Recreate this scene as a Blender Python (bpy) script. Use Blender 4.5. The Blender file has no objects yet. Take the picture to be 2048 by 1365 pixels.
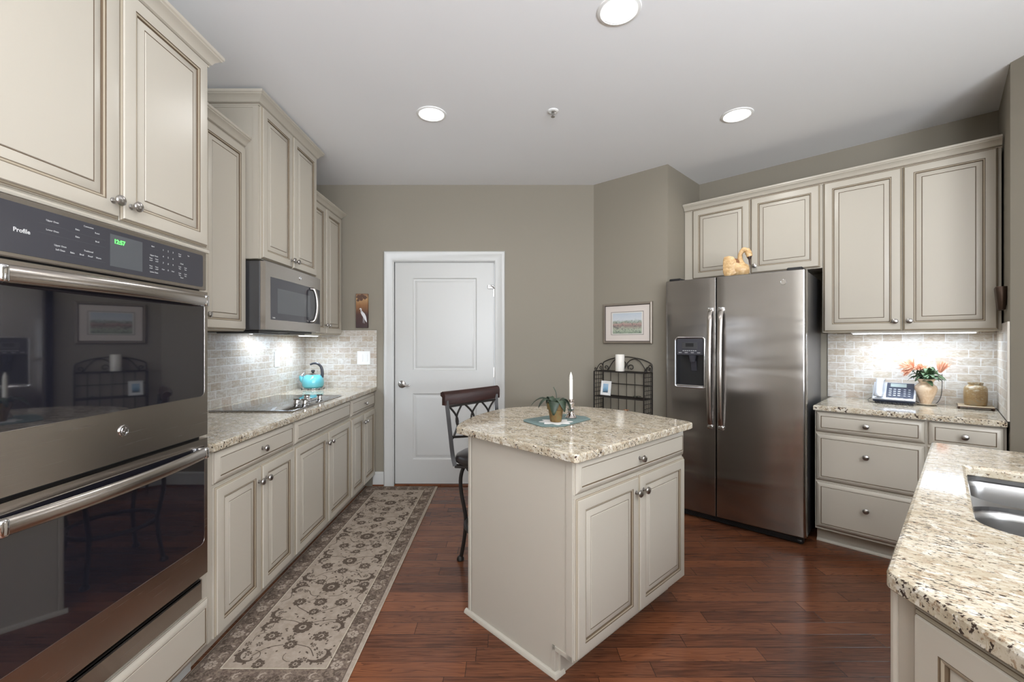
import bpy, bmesh, math, random
from mathutils import Matrix, Vector
from mathutils.geometry import tessellate_polygon
random.seed(7)
PI = math.pi
scn = bpy.context.scene
COL = scn.collection

# ------------------------------------------------------------------ camera, exposure, world, large lights
CAM_H = 1.32
cd = bpy.data.cameras.new('camera')
cam = bpy.data.objects.new('camera', cd); COL.objects.link(cam)
cam.location = (0, 0, CAM_H); cam.rotation_euler = (PI/2, 0, 0)
cd.sensor_width = 36.0; cd.lens = 875/2048*36.0
cd.shift_x = 15/2048; cd.shift_y = 1.5/2048
cd.clip_start = 0.05
scn.camera = cam
scn.view_settings.view_transform = 'Standard'
scn.view_settings.look = 'None'
scn.view_settings.exposure = 0.28
scn.view_settings.gamma = 1.0
scn.view_settings.use_curve_mapping = False
try:
    scn.cycles.use_denoising = True
    scn.cycles.max_bounces = 8
    scn.cycles.diffuse_bounces = 4
    scn.cycles.sample_clamp_indirect = 6.0
    scn.cycles.caustics_reflective = False
except Exception:
    pass
world = bpy.data.worlds.new('world'); scn.world = world
world.use_nodes = True
world.node_tree.nodes['Background'].inputs[0].default_value = (0.85, 0.92, 1.0, 1)
world.node_tree.nodes['Background'].inputs[1].default_value = 1.0

def area_light(name, loc, rot, sx, sy, power, col=(1, 1, 1), spread=180, shape='RECTANGLE', parent=None):
    ld = bpy.data.lights.new(name, 'AREA'); ld.shape = shape
    ld.size = sx
    if shape in ('RECTANGLE', 'ELLIPSE'): ld.size_y = sy
    ld.energy = power; ld.color = col; ld.spread = math.radians(spread)
    o = bpy.data.objects.new(name, ld); COL.objects.link(o)
    o.location = loc; o.rotation_euler = rot
    if parent: o.parent = parent
    return o

# added fill lamps by the made-up windows behind the camera, tilted up at the ceiling
FILL_COL = (0.88, 0.93, 1.0)
for wx in (-0.55, 1.35):
    area_light('window_daylight', (wx, -3.45, 1.45), (PI/2+math.radians(72), 0, 0), 1.5, 1.6, 255, FILL_COL)
area_light('window_daylight', (2.45, -1.45, 1.45), (PI/2+math.radians(70), 0, PI/2), 1.7, 1.6, 185, FILL_COL)
CEIL_Z = 2.755

# ------------------------------------------------------------------ mesh helpers
def tag(o, label=None, cat=None, group=None, kind=None):
    if label: o['label'] = label
    if cat: o['category'] = cat
    if group: o['group'] = group
    if kind: o['kind'] = kind
    return o

def link(name, bm, mats, parent=None, smooth=35, loc=None, rot=None):
    bmesh.ops.recalc_face_normals(bm, faces=bm.faces)
    me = bpy.data.meshes.new(name); bm.to_mesh(me); bm.free()
    if not isinstance(mats, (list, tuple)): mats = [mats]
    for m in mats: me.materials.append(m)
    if smooth:
        me.shade_smooth()
        try: me.set_sharp_from_angle(angle=math.radians(smooth))
        except Exception: pass
    o = bpy.data.objects.new(name, me); COL.objects.link(o)
    if parent: o.parent = parent
    if loc is not None: o.location = loc
    if rot is not None: o.rotation_euler = rot
    return o

def thing(name, label, cat, loc=(0, 0, 0), rz=0, group=None, rot=None):
    o = bpy.data.objects.new(name, None); COL.objects.link(o)
    o.empty_display_size = 0.05
    o.location = loc; o.rotation_euler = rot if rot else (0, 0, rz)
    return tag(o, label, cat, group)

def copy_part(o, parent):
    c = o.copy(); COL.objects.link(c); c.parent = parent
    return c

def B(): return bmesh.new()

def quadf(bm, vs, mi=0):
    try:
        f = bm.faces.new(vs); f.material_index = mi; return f
    except ValueError: return None

def box(bm, x0, x1, y0, y1, z0, z1, bev=0.0, mi=0, seg=1, mat=None):
    r = bmesh.ops.create_cube(bm, size=1.0)
    vs = r['verts']
    for v in vs:
        v.co = Vector((x0 + (v.co.x+.5)*(x1-x0), y0 + (v.co.y+.5)*(y1-y0), z0 + (v.co.z+.5)*(z1-z0)))
    fs = set(f for v in vs for f in v.link_faces)
    if bev > 0:
        es = set(e for v in vs for e in v.link_edges)
        r = bmesh.ops.bevel(bm, geom=list(es), offset=bev, segments=seg, affect='EDGES', profile=0.5)
        fs = set(r['faces']) | set(f for f in fs if f.is_valid)
        vs = list(set(v for f in fs for v in f.verts))
    for f in fs:
        if f.is_valid: f.material_index = mi
    if mat is not None:
        for v in vs: v.co = mat @ v.co
    return vs

def lathe(bm, prof, segs=24, mat=None, mi=0, cap=True):
    """profile [(r,z)] revolved about Z"""
    rings = []
    for r, z in prof:
        if r < 1e-6:
            v = bm.verts.new((0, 0, z)); rings.append([v])
        else:
            rings.append([bm.verts.new((r*math.cos(2*PI*i/segs), r*math.sin(2*PI*i/segs), z)) for i in range(segs)])
    for a, b in zip(rings[:-1], rings[1:]):
        if len(a) == 1 and len(b) == 1: continue
        for i in range(segs):
            j = (i+1) % segs
            if len(a) == 1: quadf(bm, (a[0], b[j], b[i]), mi)
            elif len(b) == 1: quadf(bm, (a[i], a[j], b[0]), mi)
            else: quadf(bm, (a[i], a[j], b[j], b[i]), mi)
    if cap:
        if len(rings[0]) > 1: quadf(bm, rings[0][::-1], mi)
        if len(rings[-1]) > 1: quadf(bm, rings[-1], mi)
    vs = [v for r in rings for v in r]
    if mat is not None:
        for v in vs: v.co = mat @ v.co
    return vs

def catmull(pts, n=6, closed=False):
    P = [Vector(p) for p in pts]; out = []
    N = len(P); rng = range(N if closed else N-1)
    for i in rng:
        p0 = P[(i-1) % N] if (closed or i > 0) else P[0]*2-P[1]
        p1 = P[i]; p2 = P[(i+1) % N]
        p3 = P[(i+2) % N] if (closed or i+2 < N) else P[-1]*2-P[-2]
        for k in range(n):
            t = k/n
            out.append(0.5*((2*p1) + (p2-p0)*t + (2*p0-5*p1+4*p2-p3)*t*t + (3*p1-p0-3*p2+p3)*t**3))
    if not closed: out.append(P[-1])
    return out

def tube(bm, pts, r, segs=8, mi=0, closed=False, mat=None, flat=1.0, up=None):
    """round tube along points; r number or list; flat squashes the section"""
    P = [Vector(p) for p in pts]; N = len(P)
    rr = r if isinstance(r, (list, tuple)) else [r]*N
    rings = []; prev = None
    for i in range(N):
        if closed: d = P[(i+1) % N]-P[(i-1) % N]
        else: d = P[min(i+1, N-1)]-P[max(i-1, 0)]
        if d.length < 1e-9: d = Vector((0, 0, 1))
        d.normalize()
        if prev is None:
            ref = Vector(up) if up else (Vector((0, 0, 1)) if abs(d.z) < .9 else Vector((1, 0, 0)))
            n = (ref - d*ref.dot(d)).normalized()
        else:
            n = (prev - d*prev.dot(d))
            n = n.normalized() if n.length > 1e-6 else prev
        if up:
            ref = Vector(up); q = ref - d*ref.dot(d)
            if q.length > 1e-3: n = q.normalized()
        prev = n; b = d.cross(n)
        ring = []
        for k in range(segs):
            a = 2*PI*k/segs
            co = P[i] + n*(rr[i]*math.cos(a)*flat) + b*(rr[i]*math.sin(a))
            if mat is not None: co = mat @ co
            ring.append(bm.verts.new(co))
        rings.append(ring)
    M = N if closed else N-1
    for i in range(M):
        a = rings[i]; c = rings[(i+1) % N]
        for k in range(segs):
            j = (k+1) % segs
            quadf(bm, (a[k], a[j], c[j], c[k]), mi)
    if not closed:
        quadf(bm, rings[0][::-1], mi); quadf(bm, rings[-1], mi)

def bar(bm, p, q, w, t=None, mi=0):
    """square-section bar between two points"""
    P, Q = Vector(p), Vector(q); d = (Q-P); L = d.length
    t = t or w
    m = Matrix.Translation(P) @ d.to_track_quat('Z', 'Y').to_matrix().to_4x4()
    box(bm, -w/2, w/2, -t/2, t/2, 0, L, mat=m, mi=mi)

def offset_poly(poly, d):
    """inset a CCW polygon by d"""
    n = len(poly); out = []
    for i in range(n):
        p0 = Vector(poly[i-1]); p1 = Vector(poly[i]); p2 = Vector(poly[(i+1) % n])
        e1 = (p1-p0).normalized(); e2 = (p2-p1).normalized()
        n1 = Vector((-e1.y, e1.x)); n2 = Vector((-e2.y, e2.x))
        m = n1+n2
        if m.length < 1e-6: out.append(p1+n1*d); continue
        m.normalize(); c = max(m.dot(n1), 0.35)
        out.append(p1 + m*(d/c))
    return out

def round_corners(poly, radii, n=6):
    """poly CCW or CW list of 2D; radii per vertex"""
    out = []; N = len(poly)
    for i in range(N):
        p = Vector(poly[i]); r = radii[i]
        if r <= 0: out.append(p); continue
        a = (Vector(poly[i-1])-p); b = (Vector(poly[(i+1) % N])-p)
        a.normalize(); b.normalize()
        ang = math.acos(max(-1, min(1, a.dot(b))))
        tl = r/math.tan(ang/2)
        s = p+a*tl; e = p+b*tl
        c = p + (a+b).normalized()*(r/math.sin(ang/2))
        v0 = s-c; v1 = e-c
        tot = v0.angle_signed(v1) if True else 0
        # angle_signed in mathutils is clockwise positive
        for k in range(n+1):
            t = -tot*k/n
            out.append(c + Vector((v0.x*math.cos(t)-v0.y*math.sin(t), v0.x*math.sin(t)+v0.y*math.cos(t))))
    return out

def slab(bm, poly, z0, z1, r=0.006, holes=(), mi=0, rb=0.003):
    """horizontal slab from a CCW polygon with an eased top and bottom edge; holes: CW or CCW polygons"""
    polyv = [Vector(p) for p in poly]
    area = sum(polyv[i-1].x*polyv[i].y-polyv[i].x*polyv[i-1].y for i in range(len(polyv)))
    if area < 0: polyv.reverse()
    def stack(pl, sgn):
        lv = [(rb, z0), (0.0, z0+rb), (0.0, z1-r), (r*0.3, z1-r*0.3), (r, z1)] if r > 0 else [(0, z0), (0, z1)]
        rings = []
        for ins, z in lv:
            q = offset_poly(pl, ins*sgn) if ins else pl
            rings.append([bm.verts.new((p.x, p.y, z)) for p in q])
        for a, b in zip(rings[:-1], rings[1:]):
            for i in range(len(a)):
                j = (i+1) % len(a)
                quadf(bm, (a[i], a[j], b[j], b[i]), mi)
        return rings[0], rings[-1]
    hs = []
    for h in holes:
        hv = [Vector(p) for p in h]
        ar = sum(hv[i-1].x*hv[i].y-hv[i].x*hv[i-1].y for i in range(len(hv)))
        if ar < 0: hv.reverse()
        hs.append(hv)
    bots, tops = [], []
    b, t = stack(polyv, 1); bots.append(b); tops.append(t)
    for h in hs:
        b, t = stack(h, -1); bots.append(b); tops.append(t)
    for group in (bots, tops):
        flat = [v for g in group for v in g]
        tris = tessellate_polygon([[v.co for v in g] for g in group])
        for tr in tris:
            quadf(bm, [flat[i] for i in tr], mi)

def prism(bm, poly, z0, z1, mi=0, caps=True):
    a = [bm.verts.new((p[0], p[1], z0)) for p in poly]
    b = [bm.verts.new((p[0], p[1], z1)) for p in poly]
    n = len(a)
    for i in range(n):
        j = (i+1) % n
        quadf(bm, (a[i], a[j], b[j], b[i]), mi)
    if caps:
        quadf(bm, a[::-1], mi); quadf(bm, b, mi)
    return a+b

def sweep(bm, path, prof, mi=0, closed_prof=True):
    """profile [(out,z)] swept along a 2D polyline; out is to the right of travel; mitred"""
    P = [Vector(p) for p in path]; N = len(P); rings = []
    for i in range(N):
        ds = []
        if i > 0: ds.append((P[i]-P[i-1]).normalized())
        if i < N-1: ds.append((P[i+1]-P[i]).normalized())
        ns = [Vector((d.y, -d.x)) for d in ds]
        m = sum(ns, Vector((0, 0)));  m.normalize()
        c = max(m.dot(ns[0]), .3)
        rings.append([bm.verts.new((P[i].x+m.x*o/c, P[i].y+m.y*o/c, z)) for o, z in prof])
    k = len(prof)
    for a, b in zip(rings[:-1], rings[1:]):
        for i in range(k if closed_prof else k-1):
            j = (i+1) % k
            quadf(bm, (a[i], b[i], b[j], a[j]), mi)
    if closed_prof:
        quadf(bm, rings[0], mi); quadf(bm, rings[-1][::-1], mi)

def text_into(bm, s, size, mat, mi=0, extrude=0.0004, align='CENTER', bold=False, sx=1.0):
    cu = bpy.data.curves.new('t', 'FONT'); cu.body = s; cu.size = size
    cu.align_x = align; cu.align_y = 'CENTER'; cu.extrude = extrude; cu.resolution_u = 2
    if bold: cu.offset = size*0.02
    ob = bpy.data.objects.new('t', cu)
    me = bpy.data.meshes.new_from_object(ob)
    me.transform(mat @ Matrix.Diagonal((sx, 1, 1, 1)))
    n0 = len(bm.faces)
    bm.from_mesh(me); bm.faces.ensure_lookup_table()
    for f in bm.faces[n0:]: f.material_index = mi
    bpy.data.objects.remove(ob); bpy.data.curves.remove(cu); bpy.data.meshes.remove(me)

def front_m(x, y, z, sc=1.0):
    """text plane standing up facing local -Y"""
    return Matrix.Translation((x, y, z)) @ Matrix.Rotation(PI/2, 4, 'X')

# ------------------------------------------------------------------ node helpers
def srgb(r, g, b):
    f = lambda c: (c/255/12.92) if c/255 <= .04045 else ((c/255+.055)/1.055)**2.4
    return (f(r), f(g), f(b), 1)

class NT:
    def __init__(s, name):
        s.m = bpy.data.materials.new(name); s.m.use_nodes = True
        s.t = s.m.node_tree; s.n = s.t.nodes
        s.p = s.n['Principled BSDF']
    def new(s, typ, **kw):
        n = s.n.new(typ)
        for k, v in kw.items(): setattr(n, k, v)
        return n
    def lk(s, a, b): s.t.links.new(a, b)
    def put(s, sock, v):
        if hasattr(v, 'links') or isinstance(v, bpy.types.NodeSocket): s.lk(v, sock)
        else: sock.default_value = v
    def math(s, op, a, b=None, c=None, clamp=False):
        n = s.new('ShaderNodeMath', operation=op); n.use_clamp = clamp
        s.put(n.inputs[0], a)
        if b is not None: s.put(n.inputs[1], b)
        if c is not None: s.put(n.inputs[2], c)
        return n.outputs[0]
    def obj(s):
        return s.new('ShaderNodeTexCoord').outputs['Object']
    def sep(s, v):
        n = s.new('ShaderNodeSeparateXYZ'); s.lk(v, n.inputs[0]); return n.outputs
    def comb(s, x, y, z):
        n = s.new('ShaderNodeCombineXYZ')
        for i, v in enumerate((x, y, z)): s.put(n.inputs[i], v)
        return n.outputs[0]
    def mapping(s, v, scale=(1, 1, 1), rot=(0, 0, 0), loc=(0, 0, 0)):
        n = s.new('ShaderNodeMapping'); s.lk(v, n.inputs[0])
        n.inputs['Scale'].default_value = scale; n.inputs['Rotation'].default_value = rot; n.inputs['Location'].default_value = loc
        return n.outputs[0]
    def noise(s, v, scale, detail=3, rough=.5, dist=0, out='Fac'):
        n = s.new('ShaderNodeTexNoise'); s.lk(v, n.inputs['Vector'])
        n.inputs['Scale'].default_value = scale; n.inputs['Detail'].default_value = detail
        n.inputs['Roughness'].default_value = rough; n.inputs['Distortion'].default_value = dist
        return n.outputs[0 if out == 'Fac' else 1]
    def voro(s, v, scale, feature='F1', out=0):
        n = s.new('ShaderNodeTexVoronoi', feature=feature); s.lk(v, n.inputs['Vector']); n.inputs['Scale'].default_value = scale
        return n.outputs[out]
    def ramp(s, f, stops, interp='LINEAR'):
        n = s.new('ShaderNodeValToRGB'); s.lk(f, n.inputs[0]); n.color_ramp.interpolation = interp
        e = n.color_ramp.elements
        while len(e) < len(stops): e.new(0.5)
        for el, (p, c) in zip(e, stops):
            el.position = p; el.color = c if len(c) == 4 else (*c, 1)
        return n.outputs[0]
    def mix(s, f, a, b, blend='MIX'):
        n = s.new('ShaderNodeMix', data_type='RGBA', blend_type=blend)
        s.put(n.inputs[0], f); s.put(n.inputs[6], a); s.put(n.inputs[7], b)
        return n.outputs[2]
    def bump(s, h, strength=.3, dist=.002):
        n = s.new('ShaderNodeBump'); s.lk(h, n.inputs['Height'])
        n.inputs['Strength'].default_value = strength; n.inputs['Distance'].default_value = dist
        s.lk(n.outputs[0], s.p.inputs['Normal'])
    def set(s, **kw):
        for k, v in kw.items():
            s.put(s.p.inputs[k.replace('_', ' ')], v)
        return s

def flat(name, col, rough=.5, metal=0, **kw):
    a = NT(name); a.set(Base_Color=col, Roughness=rough, Metallic=metal)
    # a faint procedural variation so that no surface is perfectly even
    v = a.noise(a.obj(), 14, 2)
    c = a.mix(a.math('MULTIPLY', v, .08), col, (col[0]*.7, col[1]*.7, col[2]*.7, 1))
    a.set(Base_Color=c)
    for k, x in kw.items(): a.p.inputs[k.replace('_', ' ')].default_value = x
    return a.m

# ------------------------------------------------------------------ materials
M = {}
# painted surfaces
def paint(name, col, rough=.6, bump=.05, spec=.3):
    a = NT(name); v = a.noise(a.obj(), 3, 3)
    a.set(Base_Color=a.mix(a.math('MULTIPLY', v, .10), col, (col[0]*.85, col[1]*.85, col[2]*.85, 1)), Roughness=rough)
    a.p.inputs['Specular IOR Level'].default_value = spec
    if bump: a.bump(a.noise(a.obj(), 220, 2), bump, .0006)
    return a.m
M['wall'] = paint('greige_wall_paint', srgb(140, 133, 120), .65)
M['ceiling'] = paint('white_ceiling_paint', srgb(243, 244, 246), .8)
M['trim'] = paint('white_trim_paint', srgb(196, 196, 193), .32, 0, .5)
M['cab'] = paint('cream_glazed_paint', srgb(185, 178, 165), .34, .02, .45)
M['glaze'] = paint('brown_glaze', srgb(98, 82, 64), .45, 0)
M['bead'] = paint('tinted_cream_bead', srgb(166, 155, 136), .36, 0)
M['cabin'] = paint('cabinet_underside', srgb(190, 178, 156), .6, 0)
M['dark'] = flat('black_plastic', (.012, .012, .013, 1), .35)
M['blackmetal'] = flat('black_wrought_iron', (.014, .011, .009, 1), .48, .0)
M['white'] = flat('white_plastic', srgb(238, 238, 236), .35)
M['wax'] = flat('ivory_wax', srgb(238, 234, 226), .45, Subsurface_Weight=.15, Subsurface_Radius=(.02, .015, .01))
M['chrome'] = flat('polished_chrome', (.75, .75, .76, 1), .08, 1)
M['nickel'] = flat('brushed_nickel', (.42, .40, .38, 1), .28, 1)
M['bronze'] = flat('dark_bronze', (.09, .06, .045, 1), .35, .8)

def steel(name, col, rough=.27, wave=.0, axis='X', streak=.12):
    a = NT(name); c = a.obj()
    sc = {'X': (1, 1, 260), 'Z': (260, 260, 1)}[axis]
    st = a.noise(a.mapping(c, sc), 3, 3, .6)
    a.set(Base_Color=a.mix(a.math('MULTIPLY', st, streak*2), col, (col[0]*.72, col[1]*.72, col[2]*.72, 1)), Metallic=1.0,
          Roughness=a.math('ADD', a.math('MULTIPLY', st, .12), rough-.06))
    a.p.inputs['Anisotropic'].default_value = .45
    if wave:
        h = a.noise(a.mapping(c, (.5, .5, 2.4)), 1.6, 1.5, .5, .6)
        a.bump(h, 1.0, wave)
    return a.m
M['steel'] = steel('brushed_stainless_steel', (.47, .435, .40, 1), .25)
M['fsteel'] = steel('refrigerator_stainless_steel', (.40, .385, .375, 1), .20, .010)
M['ssteel'] = steel('sink_stainless_steel', (.36, .355, .35, 1), .30, streak=.03)
M['fside'] = flat('grey_refrigerator_side', (.10, .10, .105, 1), .30, .6)

def glass(name, col, rough=.04, ior=2.0):
    a = NT(name); a.set(Base_Color=col, Roughness=rough); a.p.inputs['IOR'].default_value = ior
    v = a.noise(a.obj(), 2, 2); a.set(Base_Color=a.mix(v, col, (col[0]*1.2, col[1]*1.2, col[2]*1.25, 1)))
    return a.m
M['ovenglass'] = glass('dark_oven_glass', (.010, .010, .014, 1), .03, 2.1)
M['panelglass'] = glass('grey_black_control_glass', (.045, .045, .052, 1), .08, 1.5)
M['cookglass'] = glass('black_ceramic_glass', (.008, .008, .009, 1), .03, 1.9)
M['mwglass'] = glass('microwave_door_glass', (.05, .05, .057, 1), .12, 1.5)
M['mwwindow'] = glass('microwave_window_mesh', (.085, .09, .095, 1), .15, 1.5)

def emit(name, col, st):
    a = NT(name); a.set(Base_Color=col); a.p.inputs['Emission Color'].default_value = col; a.p.inputs['Emission Strength'].default_value = st
    return a.m
M['lamp'] = emit('lit_lamp_lens', (1, 1, 1, 1), 9)
M['led'] = emit('lit_led_strip', (.93, .96, 1, 1), 12)
M['green'] = emit('green_clock_digits', (.1, 1, .12, 1), 1.6)
M['print'] = flat('pale_grey_print', srgb(205, 205, 205), .5)

# granite
def granite():
    a = NT('cream_speckled_granite'); g = a.new('ShaderNodeNewGeometry').outputs['Position']
    r = a.mapping(g, (1, 1, 1), (0, 0, math.radians(42)))
    s = a.mapping(r, (1.0, 1.7, 1.2))
    big = a.noise(s, 15, 4, .6, .8)
    base = a.ramp(big, [(.30, srgb(156, 142, 120)), (.44, srgb(180, 168, 146)), (.58, srgb(196, 187, 169)), (.75, srgb(168, 152, 127))])
    mid = a.noise(s, 56, 5, .7, .6)
    c1 = a.mix(a.ramp(mid, [(.54, (0, 0, 0)), (.62, (.85, .85, .85))]), base, srgb(142, 116, 90))
    grey = a.noise(a.mapping(s, loc=(5, 3, 1)), 30, 5, .65, .5)
    c2 = a.mix(a.ramp(grey, [(.54, (0, 0, 0)), (.62, (.9, .9, .9))]), c1, srgb(212, 207, 196))
    dk = a.noise(a.mapping(s, loc=(9, 7, 2)), 92, 3, .6, .25)
    dkm = a.noise(a.mapping(s, loc=(2, 8, 2)), 9, 2)
    dd = a.math('ADD', dk, a.math('MULTIPLY', a.math('SUBTRACT', dkm, .5), .28))
    c3 = a.mix(a.ramp(dd, [(.590, (0, 0, 0)), (.630, (1, 1, 1))]), c2, srgb(58, 46, 40))
    fine = a.noise(a.mapping(g, loc=(4, 4, 4)), 150, 3, .6)
    c4 = a.mix(a.ramp(fine, [(.60, (0, 0, 0)), (.70, (.75, .75, .75))]), c3, srgb(98, 80, 64))
    a.set(Base_Color=c4, Roughness=.09); a.p.inputs['Specular IOR Level'].default_value = .55
    return a.m
M['granite'] = granite()

# travertine tiles: object coordinates, x along the wall, z up
def tiles():
    a = NT('tumbled_travertine_tile'); c = a.sep(a.obj())
    TW, TH, G = .1045, .0515, .0022
    row = a.math('FLOOR', a.math('DIVIDE', c[2], TH))
    xs = a.math('ADD', a.math('DIVIDE', c[0], TW), a.math('MULTIPLY', a.math('MODULO', a.math('ADD', row, 1000), 2), .5))
    col = a.math('FLOOR', xs)
    fx = a.math('SUBTRACT', xs, col); fz = a.math('SUBTRACT', a.math('DIVIDE', c[2], TH), row)
    ex = a.math('MULTIPLY', a.math('MINIMUM', fx, a.math('SUBTRACT', 1, fx)), TW)
    ez = a.math('MULTIPLY', a.math('MINIMUM', fz, a.math('SUBTRACT', 1, fz)), TH)
    e = a.math('ADD', a.math('MINIMUM', ex, ez), a.math('MULTIPLY', a.math('SUBTRACT', a.noise(a.obj(), 160, 2), .5), .0022))
    m = a.new('ShaderNodeMapRange'); a.lk(e, m.inputs[0]); m.inputs[1].default_value = G*.45; m.inputs[2].default_value = G*1.3
    tile = m.outputs[0]
    w = a.new('ShaderNodeTexWhiteNoise', noise_dimensions='2D'); a.lk(a.comb(col, row, 0), w.inputs['Vector'])
    tone = a.ramp(w.outputs[0], [(0, srgb(172, 160, 144)), (.25, srgb(190, 186, 178)), (.5, srgb(184, 173, 157)), (.75, srgb(198, 196, 191)), (1, srgb(178, 164, 150))])
    ve = a.noise(a.mapping(a.obj(), (1, 1, 2.2)), 22, 5, .6, 1.2)
    tone = a.mix(a.ramp(ve, [(.42, (0, 0, 0)), (.66, (.75, .75, .75))]), tone, srgb(160, 143, 124))
    ve2 = a.noise(a.mapping(a.obj(), (1, 1, 2), loc=(3, 3, 3)), 30, 4, .6, .6)
    tone = a.mix(a.ramp(ve2, [(.5, (0, 0, 0)), (.7, (.7, .7, .7))]), tone, srgb(204, 203, 199))
    a.set(Base_Color=a.mix(tile, srgb(208, 207, 204), tone), Roughness=.42)
    a.bump(a.math('ADD', tile, a.math('MULTIPLY', ve, .15)), .5, .0012)
    return a.m
M['tile'] = tiles()

# hardwood planks along X
def planks():
    a = NT('reddish_brown_oak_planks'); c = a.sep(a.obj())
    PW = .0835
    yy = a.math('DIVIDE', a.math('SUBTRACT', c[1], 1.721), PW)
    row = a.math('FLOOR', yy); fy = a.math('SUBTRACT', yy, row)
    w1 = a.new('ShaderNodeTexWhiteNoise', noise_dimensions='1D'); a.lk(row, w1.inputs['W'])
    ln = a.math('ADD', a.math('MULTIPLY', w1.outputs[0], .35), .55)
    w1b = a.new('ShaderNodeTexWhiteNoise', noise_dimensions='1D'); a.lk(a.math('ADD', row, 77.3), w1b.inputs['W'])
    xs = a.math('ADD', a.math('DIVIDE', c[0], ln), a.math('MULTIPLY', w1b.outputs[0], 13))
    col = a.math('FLOOR', xs); fx = a.math('SUBTRACT', xs, col)
    w2 = a.new('ShaderNodeTexWhiteNoise', noise_dimensions='2D'); a.lk(a.comb(col, row, 0), w2.inputs['Vector'])
    ofs = a.math('MULTIPLY', w2.outputs[0], 40)
    v = a.comb(a.math('MULTIPLY', c[0], 1.0), a.math('MULTIPLY', c[1], 9.0), ofs)
    warp = a.noise(v, 1.3, 2, .5, 0)
    rings = a.new('ShaderNodeTexWave', wave_type='BANDS', bands_direction='Y', wave_profile='SAW')
    a.lk(a.comb(a.math('MULTIPLY', c[0], .35), a.math('ADD', a.math('MULTIPLY', c[1], 2.2), a.math('MULTIPLY', warp, 1.25)), ofs), rings.inputs['Vector'])
    rings.inputs['Scale'].default_value = 5.5; rings.inputs['Distortion'].default_value = 1.2; rings.inputs['Detail'].default_value = 2; rings.inputs['Detail Scale'].default_value = 1.5
    fib = a.noise(a.comb(a.math('MULTIPLY', c[0], 3), a.math('MULTIPLY', c[1], 95), ofs), 2.2, 4, .6)
    big = a.noise(a.comb(c[0], a.math('MULTIPLY', c[1], 2), 0), 2.0, 2)
    tone = a.ramp(w2.outputs[0], [(0, srgb(74, 43, 29)), (.3, srgb(95, 57, 38)), (.65, srgb(106, 65, 43)), (1, srgb(130, 79, 51))])
    t2 = a.mix(a.ramp(rings.outputs[1], [(.55, (0, 0, 0)), (.98, (.62, .62, .62))]), tone, srgb(58, 35, 27))
    t3 = a.mix(a.ramp(fib, [(.42, (0, 0, 0)), (.62, (.55, .55, .55))]), t2, srgb(134, 84, 58))
    t4 = a.mix(a.ramp(big, [(.45, (0, 0, 0)), (.7, (.35, .35, .35))]), t3, srgb(70, 44, 36))
    ey = a.math('MULTIPLY', a.math('MINIMUM', fy, a.math('SUBTRACT', 1, fy)), PW)
    ex = a.math('MULTIPLY', a.math('MINIMUM', fx, a.math('SUBTRACT', 1, fx)), ln)
    e = a.math('MINIMUM', ex, ey)
    m = a.new('ShaderNodeMapRange'); a.lk(e, m.inputs[0]); m.inputs[1].default_value = .0004; m.inputs[2].default_value = .0018
    a.set(Base_Color=a.mix(m.outputs[0], srgb(40, 25, 20), t4), Roughness=a.math('ADD', a.math('MULTIPLY', fib, .10), .17))
    a.p.inputs['Specular IOR Level'].default_value = .32
    a.bump(a.math('ADD', m.outputs[0], a.math('MULTIPLY', fib, .25)), .25, .0015)
    return a.m
M['floor'] = planks()
def wood(name, c0, c1, rough=.35, sc=(3, 3, 40)):
    a = NT(name); n = a.noise(a.mapping(a.obj(), sc), 2.5, 4, .6, .5)
    a.set(Base_Color=a.ramp(n, [(.3, c0), (.7, c1)]), Roughness=rough); return a.m
M['stoolwood'] = wood('dark_cherry_wood', srgb(30, 16, 15), srgb(54, 28, 25), .28, (3, 3, 30))
M['leather'] = flat('dark_brown_leather', (.028, .022, .022, 1), .32)

# ------------------------------------------------------------------ room shell
XL, XR, YB, YR = -1.824, 2.60, 4.0, -3.6
C1 = Vector((.816, YB)); C2 = Vector((1.317, 3.532)); C3 = Vector((1.778, 3.993)); C4 = Vector((3.061, 2.71)); C5 = Vector((2.60, 2.249))
NROT = -PI/4
def NP(s, t, z=0.0):
    """point on the diagonal right-hand wall: s along it, t out from it"""
    k = math.sqrt(.5)
    return Vector((C3.x + k*(s-t), C3.y - k*(s+t), z))

def wall(name, p, q, z0=0.0, z1=CEIL_Z, th=.10, holes=(), ea=0, eb=0, smooth=None):
    """p->q with the room on the left; built in its own frame: x along, y out of the room"""
    p = Vector(p); q = Vector(q); d = q-p; L = d.length; ang = math.atan2(d.y, d.x)
    bm = B()
    # frame: local x along d, local -y outward
    xs = sorted(set([-ea, L+eb]+[h[0] for h in holes]+[h[1] for h in holes]))
    for a, b in zip(xs[:-1], xs[1:]):
        hh = [h for h in holes if h[0] <= a+1e-6 and h[1] >= b-1e-6]
        if not hh: box(bm, a, b, -th, 0, z0, z1)
        else:
            h = hh[0]
            if h[2] > z0+.001: box(bm, a, b, -th, 0, z0, h[2])
            if h[3] < z1-.001: box(bm, a, b, -th, 0, h[3], z1)
    o = link(name, bm, M['wall'], loc=(p.x, p.y, 0), rot=(0, 0, ang), smooth=0)
    return tag(o, kind='structure')

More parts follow.
